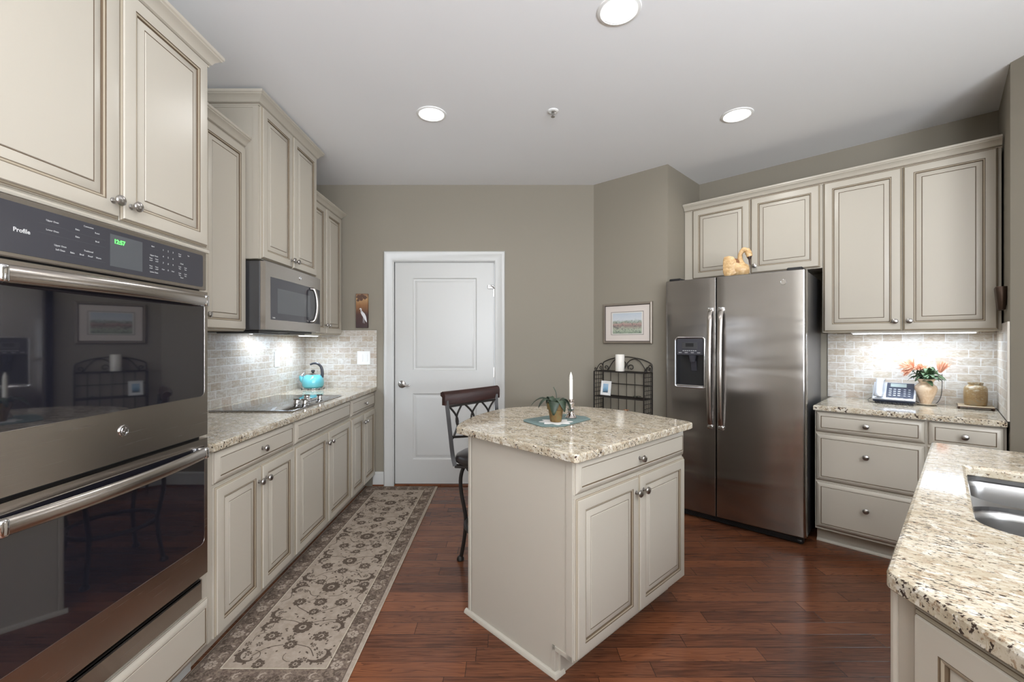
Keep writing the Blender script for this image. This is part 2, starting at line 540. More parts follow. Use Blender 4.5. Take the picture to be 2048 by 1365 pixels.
DX0, DX1, DZ1 = -1.0075, -.0895, 2.053     # door slab opening on the back wall
wall('wall_right', (XR, YR), C5, eb=0, holes=[(1.30, 3.00, .65, 2.25)])
wall('wall_niche_right', C5, C4)
wall('wall_right_back', C4, C3, ea=.1, eb=.1)
wall('wall_alcove_left', C3, C2)
wall('wall_back_right', C2, C1, eb=.0)
wall('wall_back', C1, (XL, YB), holes=[(C1.x-DX1, C1.x-DX0, 0, DZ1)], eb=.1, ea=.0)
wall('wall_left', (XL, YB), (XL, YR), eb=.1)
wall('wall_rear', (XL, YR), (XR, YR), holes=[(.52, 2.02, .65, 2.25), (2.42, 3.92, .65, 2.25)], eb=.1)

bm = B(); box(bm, XL-.1, 3.25, YR-.1, YB+.35, -.05, 0)
tag(link('floor', bm, M['floor'], smooth=0), kind='structure')
bm = B(); box(bm, XL-.1, 3.25, YR-.1, YB+.35, CEIL_Z, CEIL_Z+.05)
tag(link('ceiling', bm, M['ceiling'], smooth=0), kind='structure')
for k, x0 in enumerate((XL+.52, XL+2.42)):  # unseen rear windows, added to go with the fill lamps
    w = bpy.data.objects.new('window_%d' % (k+1), None); COL.objects.link(w); tag(w, kind='structure')
    bm = B()
    for (a, b, c, d) in ((x0-.07, x0+.0, .58, 2.32), (x0+1.5, x0+1.57, .58, 2.32), (x0, x0+1.5, .58, .65), (x0, x0+1.5, 2.25, 2.32)):
        box(bm, a, b, YR+.001, YR+.02, c, d, .003)
    for xm in (x0+.75,): box(bm, xm-.02, xm+.02, YR-.06, YR-.03, .65, 2.25)
    box(bm, x0, x0+1.5, YR-.06, YR-.03, 1.42, 1.46)
    link('window_frame', bm, M['trim'], w)

w = bpy.data.objects.new('window_3', None); COL.objects.link(w); tag(w, kind='structure')  # unseen third window, added for more light from the right rear
bm = B(); y0 = YR+1.30
for (a, b, c, d) in ((y0-.07, y0, .58, 2.32), (y0+1.7, y0+1.77, .58, 2.32), (y0, y0+1.7, .58, .65), (y0, y0+1.7, 2.25, 2.32)): box(bm, XR-.02, XR-.001, a, b, c, d, .003)
box(bm, XR+.03, XR+.06, y0+.83, y0+.87, .65, 2.25); box(bm, XR+.03, XR+.06, y0, y0+1.7, 1.42, 1.46)
link('window_frame', bm, M['trim'], w)

# interior door with casing
d = bpy.data.objects.new('door_1', None); COL.objects.link(d); tag(d, 'white two-panel interior door in the back wall', kind='structure')
d.location = (DX0, YB+.012, 0)
def ring_panel(bm, x0, x1, z0, z1, rings, y_back, mats=None, back=True):
    """nested rectangles seen from -Y; rings [(inset, y, mi)], first ring is the outline"""
    loops = []
    for ins, y, mi in rings:
        loops.append(([bm.verts.new((x0+ins, y, z0+ins)), bm.verts.new((x1-ins, y, z0+ins)), bm.verts.new((x1-ins, y, z1-ins)), bm.verts.new((x0+ins, y, z1-ins))], mi))
    for (a, _), (b, mi) in zip(loops[:-1], loops[1:]):
        for i in range(4):
            j = (i+1) % 4
            quadf(bm, (a[i], a[j], b[j], b[i]), mi)
    quadf(bm, loops[-1][0], 0)
    if back:
        bk = [bm.verts.new((x, y_back, z)) for x, z in ((x0, z0), (x1, z0), (x1, z1), (x0, z1))]
        a = loops[0][0]
        for i in range(4):
            j = (i+1) % 4
            quadf(bm, (bk[i], bk[j], a[j], a[i]), 0)
        quadf(bm, bk[::-1], 0)
W = DX1-DX0
bm = B()
zs = [.018, .24, .845, 1.055, 1.905, DZ1-.006]; xs = [.003, .165, W-.165, W-.003]
for i in range(3):
    for j in range(5):
        if i == 1 and j in (1, 3): continue
        v = [bm.verts.new((x, 0, z)) for x, z in ((xs[i], zs[j]), (xs[i+1], zs[j]), (xs[i+1], zs[j+1]), (xs[i], zs[j+1]))]
        quadf(bm, v)
for j in (1, 3):
    ring_panel(bm, xs[1], xs[2], zs[j], zs[j+1], [(0, 0, 0), (.004, .003, 0), (.010, .009, 0), (.022, .010, 0), (.040, .004, 0), (.046, .004, 0)], 0, back=False)
bmesh.ops.remove_doubles(bm, verts=bm.verts, dist=1e-5)
v = [bm.verts.new((x, y, z)) for x, z in ((xs[0], zs[0]), (xs[-1], zs[0]), (xs[-1], zs[-1]), (xs[0], zs[-1])) for y in (0, .035)]
for i in range(4):
    j = (i+1) % 4
    quadf(bm, (v[2*i], v[2*j], v[2*j+1], v[2*i+1]))
quadf(bm, (v[1], v[3], v[5], v[7]))
link('door_slab', bm, M['trim'], d, smooth=20)
# lever handle
bm = B()
mr = Matrix.Translation((.068, 0, .930)) @ Matrix.Rotation(PI/2, 4, 'X')
lathe(bm, [(.0, 0), (.034, 0), (.034, .006), (.026, .012), (.012, .016), (.012, .045), (.0, .046)], 28, mr)
P = catmull([(.068, -.046, .930), (.085, -.050, .931), (.105, -.050, .926), (.125, -.050, .922), (.143, -.050, .925), (.150, -.049, .929)], 5)
tube(bm, P, [.010-.004*i/len(P) for i in range(len(P))], 10)
tag(link('door_handle', bm, M['nickel'], d), 'brushed nickel lever handle')
bm = B(); box(bm, -.012, .001, -.004, .0, .90, .96, .001); link('strike_plate', bm, M['bronze'], d)
for z in (1.78, 1.04, .22):
    bm = B(); lathe(bm, [(.006, -.045), (.006, .045)], 10, Matrix.Translation((W+.003, -.007, z))); box(bm, W-.012, W+.010, -.003, .0, z-.045, z+.045)
    link('hinge', bm, M['nickel'], d)
bm = B(); tube(bm, [(W-.004, -.008, 1.81), (W-.03, -.03, 1.83), (W-.055, -.03, 1.835)], .005, 8); box(bm, W-.065, W-.01, -.012, -.004, 1.805, 1.84, .003)
link('door_stop', bm, M['nickel'], d)
# casing
bm = B()
CW = .092
prof = [(0, 0), (0, -.012), (.006, -.016), (.012, -.014), (.060, -.020), (.068, -.024), (.084, -.026), (CW, -.018), (CW, 0)]
def casing(bm):
    path = [(DX0, 0.0), (DX0, DZ1), (DX1, DZ1), (DX1, 0.0)]   # x,z
    P = [Vector(p) for p in path]; rings = []
    for i in range(4):
        ds = []
        if i > 0: ds.append((P[i]-P[i-1]).normalized())
        if i < 3: ds.append((P[i+1]-P[i]).normalized())
        ns = [Vector((-q.y, q.x)) for q in ds]
        m = sum(ns, Vector((0, 0))); m.normalize(); c = m.dot(ns[0])
        rings.append([bm.verts.new((P[i].x+m.x*o/c, YB+y, P[i].y+m.y*o/c)) for o, y in prof])
    for a, b in zip(rings[:-1], rings[1:]):
        for i in range(len(prof)):
            j = (i+1) % len(prof); quadf(bm, (a[i], b[i], b[j], a[j]))
    quadf(bm, rings[0]); quadf(bm, rings[-1][::-1])
casing(bm)
# jamb lining
box(bm, DX0-.012, DX0+.0, YB, YB+.1, 0, DZ1+.0); box(bm, DX1, DX1+.012, YB, YB+.1, 0, DZ1); box(bm, DX0-.012, DX1+.012, YB, YB+.1, DZ1-.004, DZ1+.012)
tag(link('trim_1', bm, M['trim'], smooth=25), kind='structure')
bm = B(); box(bm, DX0, DX1, YB-.005, YB+.1, 0, .014, .004)
tag(link('trim_2', bm, M['floor'], smooth=25), kind='structure')
bprof = [(0, 0), (.014, 0), (.014, .095), (.011, .105), (.011, .118), (.006, .128), (0, .132)]
def baseboard(name, path):
    bm = B(); sweep(bm, path, bprof)
    sweep(bm, path, [(.014, 0), (.028, 0), (.026, .010), (.020, .016), (.014, .018)], mi=1)
    tag(link(name, bm, [M['trim'], M['floor']], smooth=25), kind='structure')
baseboard('baseboard_back_left', [(-1.20, YB-.001), (DX0-CW, YB-.001)])
cw = C2-C1; cwn = cw.normalized()
baseboard('baseboard_back', [(DX1+CW, YB-.001), (C1.x, YB-.001), (C2.x-.001, C2.y-.002)])

# ------------------------------------------------------------------ cabinet builders
def knob_mesh():
    bm = B()
    lathe(bm, [(.0, 0), (.009, 0), (.009, .002), (.0055, .004), (.0055, .013), (.010, .017), (.0150, .021), (.0165, .025), (.0150, .029), (.009, .0325), (0, .034)], 20,
          Matrix.Rotation(PI/2, 4, 'X'))
    o = link('knob', bm, M['nickel']); me = o.data; bpy.data.objects.remove(o); return me
KNOB = knob_mesh()
def add_knob(parent, x, z, y=-.020):
    o = bpy.data.objects.new('knob', KNOB); COL.objects.link(o); o.parent = parent; o.location = (x, y, z)

DOOR_RINGS = [(0, -.008, 0), (.0015, -.010, 0), (.0030, -.0105, 1), (.0045, -.0125, 2), (.0070, -.0150, 2), (.0080, -.0152, 1), (.0100, -.0195, 0), (.012, -.020, 0),
              (.050, -.020, 0), (.0510, -.0180, 1), (.0525, -.0180, 1), (.0540, -.0185, 2), (.0580, -.0170, 2), (.0600, -.0125, 1), (.0620, -.0122, 1),
              (.0635, -.0130, 0), (.0860, -.0175, 0), (.0875, -.0160, 1), (.0890, -.0160, 1), (.0905, -.0185, 0)]
DRAWER_RINGS = [(0, -.006, 0), (.0015, -.008, 0), (.0030, -.0085, 1), (.0045, -.0100, 0), (.0220, -.0195, 0), (.0240, -.020, 0), (.0270, -.020, 0), (.0282, -.0180, 1), (.0305, -.0180, 1), (.0320, -.0195, 0)]
def door_front(parent, x0, x1, z0, z1, rings=DOOR_RINGS, name='door', knob=None):
    bm = B(); ring_panel(bm, x0, x1, z0, z1, rings, -.0005)
    o = link(name, bm, [M['cab'], M['glaze'], M['bead']], parent, smooth=25)
    if knob: add_knob(o, knob[0], knob[1])
    return o
CROWN = [(-.01, 0), (.006, 0), (.008, .006), (.006, .010), (.014, .014), (.020, .026), (.032, .038), (.040, .042), (.040, .046), (.046, .050), (.046, .062), (-.01, .062)]
def crown(parent, path, z, name='crown_moulding', sc=1.0):
    bm = B(); sweep(bm, path, [(o*sc if o > 0 else o, z+h*sc) for o, h in CROWN])
    for f in bm.faces:
        zz = [v.co.z-z for v in f.verts]
        if max(zz) < .0105*sc and min(zz) > .003*sc: f.material_index = 1
    return link(name, bm, [M['cab'], M['glaze']], parent, smooth=30)
def shoe(parent, path, z=0.0):
    bm = B(); sweep(bm, path, [(0, z), (.017, z), (.016, z+.008), (.011, z+.015), (.004, z+.018), (0, z+.018)])
    return link('shoe_moulding', bm, M['cab'], parent, smooth=30)

# ------------------------------------------------------------------ left wall
BX = -1.197          # body plane of base cabinets
def lbase(Y0, Y1, label, split, drawers, end=False):
    t = thing('base_cabinet', label, 'cabinet', (BX, Y0, 0), PI/2, 'base cabinets under the cooktop counter')
    W = Y1-Y0-.001; D = BX-XL-.003
    bm = B()
    box(bm, 0, W, 0, D, .098, .874)
    box(bm, .0, W, .075, D, 0, .098)
    link('body', bm, M['cab'], t, smooth=0)
    for (a, b, kx) in drawers:
        door_front(t, a, b, .735, .868, DRAWER_RINGS, 'drawer', (kx, .803) if kx else None)
    s = split
    door_front(t, drawers[0][0] if len(drawers) == 1 else drawers[0][0], s-.0015, .105, .722, name='door', knob=(s-.032, .650))
    door_front(t, s+.0015, drawers[-1][1], .105, .722, name='door', knob=(s+.032, .650))
    return t
lbase(1.757, 2.463, 'cream base cabinet with one knobbed drawer, beside the double oven', .37, [(.030, .700, .37)])
lbase(2.464, 3.366, 'wide cream base cabinet under the cooktop with a knobless drawer front', .462, [(.008, .894, None)])
lbase(3.367, 3.996, 'narrow cream base cabinet nearest the white interior door', .305, [(.008, .620, .31)])

# continuous worktop
bm = B()
slab(bm, [(XL+.002, 1.758), (-1.166, 1.758), (-1.166, 3.990), (-1.174, 3.998), (XL+.002, 3.998)], .875, .908, .007)
tag(link('granite_countertop', bm, M['granite'], smooth=0), 'long granite countertop holding the cooktop and kettle along the left wall', 'countertop')

def wallcab(Y0, Y1, xb, z0, z1, label, split, knobz, crown_path, crownz, frame=.012, cat='cabinet', knobs=True, kleft=None, single=None, csc=1.0, panel=False):
    t = thing('wall_cabinet', label, cat, (xb, Y0, 0), PI/2, None)
    W = Y1-Y0-.001; D = xb-XL-.003
    bm = B(); box(bm, 0, W, 0, D, z0, z1)
    box(bm, .015, W-.015, .018, D-.005, z0-.0005, z0+.001, mi=1)
    if panel:
        # framed end panel on the exposed left side
        box(bm, -.004, .0, 0, .030, z0, z1); box(bm, -.004, 0, .03, D, z1-.03, z1)
    link('body', bm, [M['cab'], M['cabin']], t, smooth=0)
    if single:
        door_front(t, single[0], single[1], z0+.004, z1-.010, knob=(kleft, knobz))
    else:
        door_front(t, frame, split-.0015, z0+.004, z1-.010, knob=(split-.030, knobz))
        door_front(t, split+.0015, W-frame, z0+.004, z1-.010, knob=(split+.030, knobz))
    crown(t, crown_path(W, D), crownz, sc=csc)
    return t
wallcab(1.757, 2.500, -1.490, 1.380, 2.436, 'cream wall cabinet between the oven tower and microwave', .0, 1.455,
        lambda W, D: [(.002, 0), (W, 0)], 2.424, single=(.36, .738), kleft=.392)
wallcab(2.501, 3.255, -1.408, 1.796, 2.690, 'tall cream wall cabinet above the microwave, nearly touching the ceiling', .378, 1.850,
        lambda W, D: [(0, D), (0, 0), (W, 0), (W, .2)], 2.672, csc=1.1, panel=True)
wallcab(3.256, 3.965, -1.490, 1.380, 2.436, 'cream wall cabinet in the far left corner beside the microwave', .355, 1.455,
        lambda W, D: [(.002, 0), (W, 0), (W, D)], 2.424)

# tall oven cabinet, hollow where the ovens sit
t = thing('oven_cabinet', 'tall cream cabinet tower housing the double wall oven', 'cabinet', (BX, .917, 0), PI/2)
W = .839; D = BX-XL-.003
bm = B()
box(bm, 0, .018, 0, D, .098, 2.436); box(bm, W-.018, W, 0, D, .098, 2.436); box(bm, 0, .018, .076, D, 0, .098); box(bm, W-.018, W, .076, D, 0, .098)
box(bm, .018, W-.018, 0, D, 1.672, 2.436); box(bm, .018, W-.018, 0, D, .098, .312); box(bm, .018, W-.018, .075, D, 0, .098)
box(bm, .018, W-.018, D-.01, D, .312, 1.672)
box(bm, .018, .045, 0, .02, .312, 1.672); box(bm, W-.045, W-.018, 0, .02, .312, 1.672)
link('body', bm, M['cab'], t, smooth=0)
door_front(t, .012, .4275, 1.694, 2.428, knob=(.398, 1.745))
door_front(t, .4305, W-.012, 1.694, 2.428, knob=(.462, 1.745))
door_front(t, .006, W-.004, .105, .298, DRAWER_RINGS, 'drawer')
crown(t, [(0, D), (0, 0), (W, 0), (W, D)], 2.424)
bm = B(); sweep(bm, [(0, 0), (W+.0, 0)], [(0, 1.672), (.012, 1.674), (.014, 1.680), (.010, 1.686), (0, 1.690)])
link('light_rail', bm, M['cab'], t, smooth=30)
bm = B(); box(bm, .0, W, .062, .075, .0, .10); link('toe_board', bm, M['trim'], t, smooth=0)

# double wall oven; frame: x along the front, -y out
ov = thing('wall_oven', 'stainless double wall oven with green clock and two dark glass doors', 'oven', (BX, .958, 0), PI/2)
OW = .755
bm = B(); box(bm, .015, OW-.015, .003, .55, .318, 1.665); link('oven_body', bm, M['dark'], ov, smooth=0)
YF = -.034
# control panel
bm = B(); box(bm, 0, OW, -.030, .0, 1.520, 1.668, .003)
cp = link('control_panel', bm, M['steel'], ov)
bm = B()
pl = round_corners([(.022, 1.531), (OW-.022, 1.531), (OW-.022, 1.653), (.022, 1.653)], [.008]*4, 4)
def plate(bm, poly, y0, y1, mi=0):
    a = [bm.verts.new((p[0], y0, p[1])) for p in poly]; b = [bm.verts.new((p[0], y1, p[1])) for p in poly]
    n = len(a)
    for i in range(n):
        j = (i+1) % n; quadf(bm, (a[i], a[j], b[j], b[i]), mi)
    quadf(bm, a, mi); quadf(bm, b[::-1], mi)
plate(bm, pl, -.0315, -.028); link('control_glass', bm, M['panelglass'], cp)
bm = B(); box(bm, .335, .450, -.0320, -.031, 1.545, 1.640); link('display', bm, M['mwwindow'], cp)
bm = B(); text_into(bm, '12:57', .0175, front_m(.366, -.0322, 1.620), bold=True); link('clock_digits', bm, M['green'], cp)
bm = B(); TY = -.0318
def tx(s, x, z, sz=.0062, b=False): text_into(bm, s, sz, front_m(x, TY, z), bold=b, extrude=.0001)
tx('Profile', .098, 1.588, .0145, True)
for s, x, z in (('Upper Oven', .170, 1.630), ('Lower Oven', .170, 1.606), ('Bake', .236, 1.626), ('Convection', .268, 1.641), ('Roast', .294, 1.630), ('Bake', .236, 1.606),
                ('Broil', .294, 1.606), ('Traditional', .268, 1.573), ('Bake', .222, 1.560), ('Broil', .248, 1.560), ('Proof', .273, 1.560), ('Warm', .298, 1.560),
                ('Upper Oven', .190, 1.571), ('Self Clean', .190, 1.560)):
    tx(s, x, z)
for s, x, z in (('Start', .492, 1.636), ('Upper Oven', .497, 1.606), ('Lower Oven', .497, 1.551), ('Set', .655, 1.636), ('Clock', .622, 1.601), ('Timer', .622, 1.551)): tx(s, x, z, .0065)
for x in (.484, .508):
    for z in (1.596, 1.570): tx('Timer', x, z, .0055); tx('on/off', x, z-.007, .005)
for i in range(9): tx(str(i+1), .536+.022*(i % 3), 1.633-.022*(i//3), .008)
tx('0', .558, 1.567, .008); tx('Clear', .536, 1.567, .0055); tx('Enter', .580, 1.567, .0055)
for x in (.612, .640):
    for z in (1.589, 1.566): tx('Cook', x, z, .0055); tx('Time', x, z-.007, .005)
tx('Oven', .612, 1.634, .006); tx('Light', .612, 1.627, .006)
for (a, b, z) in ((.135, .210, 1.619), (.135, .210, 1.595), (.205, .320, 1.616), (.205, .320, 1.595), (.205, .320, 1.551), (.475, .515, 1.627)):
    box(bm, a, b, TY-.0001, TY, z, z+.0004, mi=1)
link('panel_print', bm, [M['print'], M['mwwindow']], cp, smooth=0)

def ge_badge(parent, x, y, z, r=.017, name='badge'):
    bm = B(); mr = Matrix.Translation((x, y, z)) @ Matrix.Rotation(PI/2, 4, 'X')
    lathe(bm, [(0, 0), (r, 0), (r, .002), (r*.93, .0035), (r*.80, .0035), (r*.78, .0022), (0, .0022)], 32, mr)
    text_into(bm, 'GE', r*.86, front_m(x, y-.0030, z), bold=True, extrude=.0008)
    for k in range(4):
        a = k*PI/2+PI/4
        tube(bm, [(x+r*.55*math.cos(a+q*.45), y-.003, z+r*.62*math.sin(a+q*.45)) for q in (-1, 0, 1)], .0007, 5)
    return tag(link(name, bm, M['chrome'], parent), 'round chrome monogram badge')

def oven_door(z0, z1, gz0, gz1, hz, badge=None):
    bm = B()
    xs = [0, .024, OW-.024, OW]; zs = [z0, gz0, gz1, z1]
    # steel frame around the glass
    for i in range(3):
        for j in range(3):
            if i == 1 and j == 1: continue
            quadf(bm, [bm.verts.new((x, YF, z)) for x, z in ((xs[i], zs[j]), (xs[i+1], zs[j]), (xs[i+1], zs[j+1]), (xs[i], zs[j+1]))])
    bmesh.ops.remove_doubles(bm, verts=bm.verts, dist=1e-5)
    for (a, b, c, e) in ((0, 0, z0, z1), (OW, OW, z0, z1)):
        quadf(bm, [bm.verts.new(p) for p in ((a, YF, c), (a, YF, e), (a, -.004, e), (a, -.004, c))])
    for z in (z0, z1): quadf(bm, [bm.verts.new(p) for p in ((0, YF, z), (OW, YF, z), (OW, -.004, z), (0, -.004, z))])
    quadf(bm, [bm.verts.new(p) for p in ((0, -.004, z0), (OW, -.004, z0), (OW, -.004, z1), (0, -.004, z1))])
    dr = link('oven_door', bm, M['steel'], ov, smooth=0)
    bm = B(); pl = round_corners([(.020, gz0-.004), (OW-.020, gz0-.004), (OW-.020, gz1+.004), (.020, gz1+.004)], [.022, .022, .006, .006], 6)
    plate(bm, pl, YF-.0022, YF+.004, 0)
    link('door_glass', bm, M['ovenglass'], dr)
    bm = B(); rim = [(p[0], YF-.0015, p[1]) for p in pl]; tube(bm, rim, .0013, 6, closed=True); link('glass_trim', bm, M['steel'], dr)
    bm = B()
    n = 16; P = []
    for i in range(n+1):
        x = .034+(.702-.034)*i/n; q = (i/n-.5)*2
        P.append((x, YF-.024-.030*(1-q*q), hz))
    tube(bm, P, .0215, 16, flat=.55, up=(0, 1, 0))
    link('handle', bm, M['steel'], dr)
    for s in (.030, .703):
        bm = B(); mr = Matrix.Translation((s, YF-.016, hz))
        box(bm, -.011, .011, -.022, .016, -.021, .021, .007, seg=3, mat=mr)
        link('handle_cap', bm, M['chrome'], dr)
    if badge: ge_badge(dr, OW/2, YF, badge, .018)
    return dr
oven_door(.958, 1.513, 1.114, 1.470, 1.476, badge=1.048)
oven_door(.418, .945, .545, .915, .897)
bm = B(); box(bm, .010, OW-.010, -.020, 0, .318, .398, .002); link('lower_trim', bm, M['steel'], ov)
bm = B(); box(bm, .0, OW, -.002, .002, .35, 1.56); link('vent_gap', bm, M['dark'], ov, smooth=0)
bm = B(); box(bm, .020, OW-.020, -.0215, -.019, .392, .400); box(bm, .02, OW-.02, -.0215, -.019, .385, .398); link('vent_slot', bm, M['dark'], ov, smooth=0)

# microwave hood
mw = thing('microwave_oven', 'stainless over-the-range microwave with dark door and curved handle', 'microwave', (-1.40, 2.503, 0), PI/2)
MW = .750
bm = B(); box(bm, 0, MW, -.0, .42, 1.388, 1.786, .003)
link('microwave_body', bm, M['fside'], mw)
bm = B()
# bowed door face
def bowed(bm, x0, x1, z0, z1, y0, bow, yb, n=10, mi=0, cen=None, hw=None):
    cen = cen if cen is not None else (x0+x1)/2; hw = hw or (x1-x0)/2
    f = lambda x: y0-bow*(1-((x-cen)/hw)**2)
    A = []
    for i in range(n+1):
        x = x0+(x1-x0)*i/n
        A.append([bm.verts.new((x, f(x), z0)), bm.verts.new((x, f(x), z1)), bm.verts.new((x, yb, z1)), bm.verts.new((x, yb, z0))])
    for a, b in zip(A[:-1], A[1:]):
        for k in range(4):
            j = (k+1) % 4; quadf(bm, (a[k], b[k], b[j], a[j]), mi)
    quadf(bm, A[0], mi); quadf(bm, A[-1][::-1], mi)
bowed(bm, .004, MW, 1.392, 1.784, -.030, .012, -.001, cen=MW/2, hw=MW/2)
dr = link('door', bm, M['steel'], mw)
bm = B(); bowed(bm, .055, .735, 1.450, 1.700, -.0315, .012, -.028, cen=MW/2, hw=MW/2); link('door_glass', bm, M['mwglass'], dr)
bm = B(); bowed(bm, .120, .545, 1.490, 1.640, -.0325, .012, -.030, cen=MW/2, hw=MW/2); link('window', bm, M['mwwindow'], dr)
bm = B(); P = catmull([(.560, -.043, 1.690), (.566, -.066, 1.682), (.576, -.078, 1.63), (.580, -.081, 1.575), (.576, -.078, 1.52), (.566, -.066, 1.468), (.560, -.043, 1.460)], 5)
tube(bm, P, .012, 12); link('handle', bm, M['nickel'], dr)
ge_badge(dr, .405, -.0415, 1.742, .013)
bm = B(); text_into(bm, 'Profile', .011, front_m(.083, -.0375, 1.462), bold=True); link('brand_print', bm, M['print'], dr, smooth=0)
bm = B(); box(bm, .03, MW-.03, .02, .40, 1.376, 1.388, .002); box(bm, .08, .30, .05, .30, 1.370, 1.377); box(bm, .45, .67, .05, .30, 1.370, 1.377)
link('vent_grille', bm, M['dark'], mw)
bm = B(); box(bm, .50, .66, .31, .35, 1.3725, 1.377); link('task_light', bm, M['led'], mw, smooth=0)
area_light('microwave_task_light', (-1.66, 2.503+.68, 1.366), (0, 0, PI/2), .20, .08, 1.6, (.70, .84, 1.0), parent=None)

# under-cabinet light beneath the corner cabinet
t = thing('under_cabinet_light', 'slim lit under-cabinet light above the kettle', 'light', (-1.62, 3.62, 1.366))
bm = B(); box(bm, -.03, .03, -.14, .14, .002, .0135, .002); link('housing', bm, M['white'], t)
bm = B(); box(bm, -.02, .02, -.13, .13, -.001, .002); link('lens', bm, M['led'], t, smooth=0)
area_light('under_cabinet_glow', (0, 0, -.004), (0, 0, PI/2), .26, .04, 2.8, (.70, .84, 1.0), parent=t)

# backsplash, L-shaped
bs = thing('tile_backsplash', 'beige travertine tile backsplash wrapping the corner behind cooktop', 'backsplash', (XL, YB, .908))
bm = B(); box(bm, 0, 2.24, -.0095, -.0015, .0005, .470); link('tile_panel', bm, M['tile'], bs, smooth=0, loc=(0, -2.242, 0), rot=(0, 0, PI/2))
bm = B(); box(bm, .0095, -1.167-XL, -.0095, -.0015, .0005, .515); box(bm, .0096, .342, -.0095, -.0015, .515, .516); link('tile_panel', bm, M['tile'], bs, smooth=0)

# cooktop
ct = thing('electric_cooktop', 'black glass electric cooktop set in the granite counter', 'cooktop', (-1.735, 2.557, .908))
bm = B(); slab(bm, round_corners([(0, 0), (.497, 0), (.497, .769), (0, .769)], [.006]*4, 3), .0003, .0085, .002); link('glass_surface', bm, M['cookglass'], ct)
bm = B()
for (x, y, r) in ((.14, .19, .095), (.36, .19, .075), (.15, .56, .075), (.22, .385, .06)):
    for rr in (r, r*.62):
        a = [bm.verts.new((x+rr*math.cos(2*PI*i/40), y+rr*math.sin(2*PI*i/40), .0088)) for i in range(40)]
        b = [bm.verts.new((x+(rr-.0012)*math.cos(2*PI*i/40), y+(rr-.0012)*math.sin(2*PI*i/40), .0088)) for i in range(40)]
        for i in range(40): quadf(bm, (a[i], a[(i+1) % 40], b[(i+1) % 40], b[i]))
link('burner_rings', bm, M['mwwindow'], ct, smooth=0)
bm = B(); tube(bm, [(0, 0, .004), (.4985, 0, .004), (.4985, .77, .004)], .0022, 6); link('edge_trim', bm, M['chrome'], ct)
for (x, y) in ((.405, .245), (.465, .228), (.437, .320), (.368, .470), (.455, .475)):
    k = bm = B()
    lathe(bm, [(.0, .0085), (.023, .0085), (.023, .012), (.020, .016), (.0195, .036), (.018, .040), (0, .040)], 22, Matrix.Translation((x, y, 0)))
    box(bm, x-.021, x+.021, y-.005, y+.005, .038, .047, .002)
    link('knob', bm, M['chrome'], ct)

# outlet and switch
t = thing('wall_outlet', 'white wall outlet plate on the tile behind the cooktop', 'outlet', (XL+.0097, 3.485, 1.180), PI/2)
bm = B(); box(bm, -.036, .036, -.006, 0, -.062, .062, .003); link('cover_plate', bm, M['white'], t)
for s in (-.022, .022):
    bm = B(); mr = Matrix.Translation((0, -.006, s)) @ Matrix.Rotation(PI/2, 4, 'X'); lathe(bm, [(0, 0), (.016, 0), (.015, .003), (0, .003)], 20, mr)
    for dx in (-.006, .006): box(bm, dx-.001, dx+.001, -.0094, -.009, s-.002, s+.007, mi=1)
    link('socket', bm, [M['white'], M['dark']], t)
t = thing('light_switch', 'white double rocker light switch on the tile beside the door', 'switch', (-1.283, YB-.0097, 1.172))
bm = B(); box(bm, -.060, .060, -.006, 0, -.062, .062, .003); link('cover_plate', bm, M['white'], t)
for s in (-.023, .023):
    bm = B(); box(bm, s-.0165, s+.0165, -.010, -.006, -.034, .034, .002); link('rocker', bm, M['white'], t)

# egret painting
t = thing('egret_painting', 'small vertical canvas of a white egret on brown background', 'painting', (-1.296, YB-.001, 1.602))
a = NT('brown_egret_background'); c = a.sep(a.obj())
g = a.math('ADD', a.math('MULTIPLY', c[2], 3.1), .5)
n = a.noise(a.mapping(a.obj(), (1, 1, .5)), 22, 4, .6, 1)
a.set(Base_Color=a.mix(a.math('MULTIPLY', n, .5), a.ramp(g, [(.05, srgb(62, 44, 46)), (.4, srgb(78, 50, 42)), (.66, srgb(156, 108, 66)), (.85, srgb(196, 158, 112)), (1, srgb(120, 84, 66))]), srgb(58, 40, 36)), Roughness=.5)
bm = B(); box(bm, -.054, .054, -.026, 0, -.155, .155, .002); link('canvas', bm, a.m, t)
def blob(bm, pts, y, th=.0006, mi=0):
    n = len(pts); A = [bm.verts.new((p[0], y, p[1])) for p in pts]; Bv = [bm.verts.new((p[0], y+th, p[1])) for p in pts]
    tri = tessellate_polygon([[Vector((p[0], p[1], 0)) for p in pts]])
    for tr in tri: quadf(bm, [A[i] for i in tr], mi)
    for i in range(n): quadf(bm, (A[i], A[(i+1) % n], Bv[(i+1) % n], Bv[i]), mi)
bm = B()
blob(bm, [(v.x, v.y) for v in catmull([(-.010, -.010, 0), (-.004, -.030, 0), (.012, -.058, 0), (.038, -.098, 0), (.046, -.104, 0), (.040, -.060, 0), (.028, -.030, 0), (.012, -.012, 0), (.000, -.000, 0)], 4, True)], -.0268)
def stroke(bm, pts, w, y, mi=0):
    P = [Vector(p) for p in pts]; up = []; dn = []
    for i, p in enumerate(P):
        d = (P[min(i+1, len(P)-1)]-P[max(i-1, 0)]).normalized(); nn = Vector((-d.y, d.x))
        ww = w[i] if isinstance(w, list) else w
        up.append(p+nn*ww/2); dn.append(p-nn*ww/2)
    for i in range(len(P)-1):
        quadf(bm, [bm.verts.new((q.x, y, q.y)) for q in (up[i], up[i+1], dn[i+1], dn[i])], mi)
stroke(bm, [(v.x, v.y) for v in catmull([(.002, -.012, 0), (-.008, .000, 0), (-.004, .012, 0), (-.012, .020, 0), (-.018, .012, 0)], 5)], .008, -.0268)
stroke(bm, [(.014, -.055), (.012, -.110)], .0025, -.0268); stroke(bm, [(.022, -.065), (.024, -.115)], .0025, -.0268)
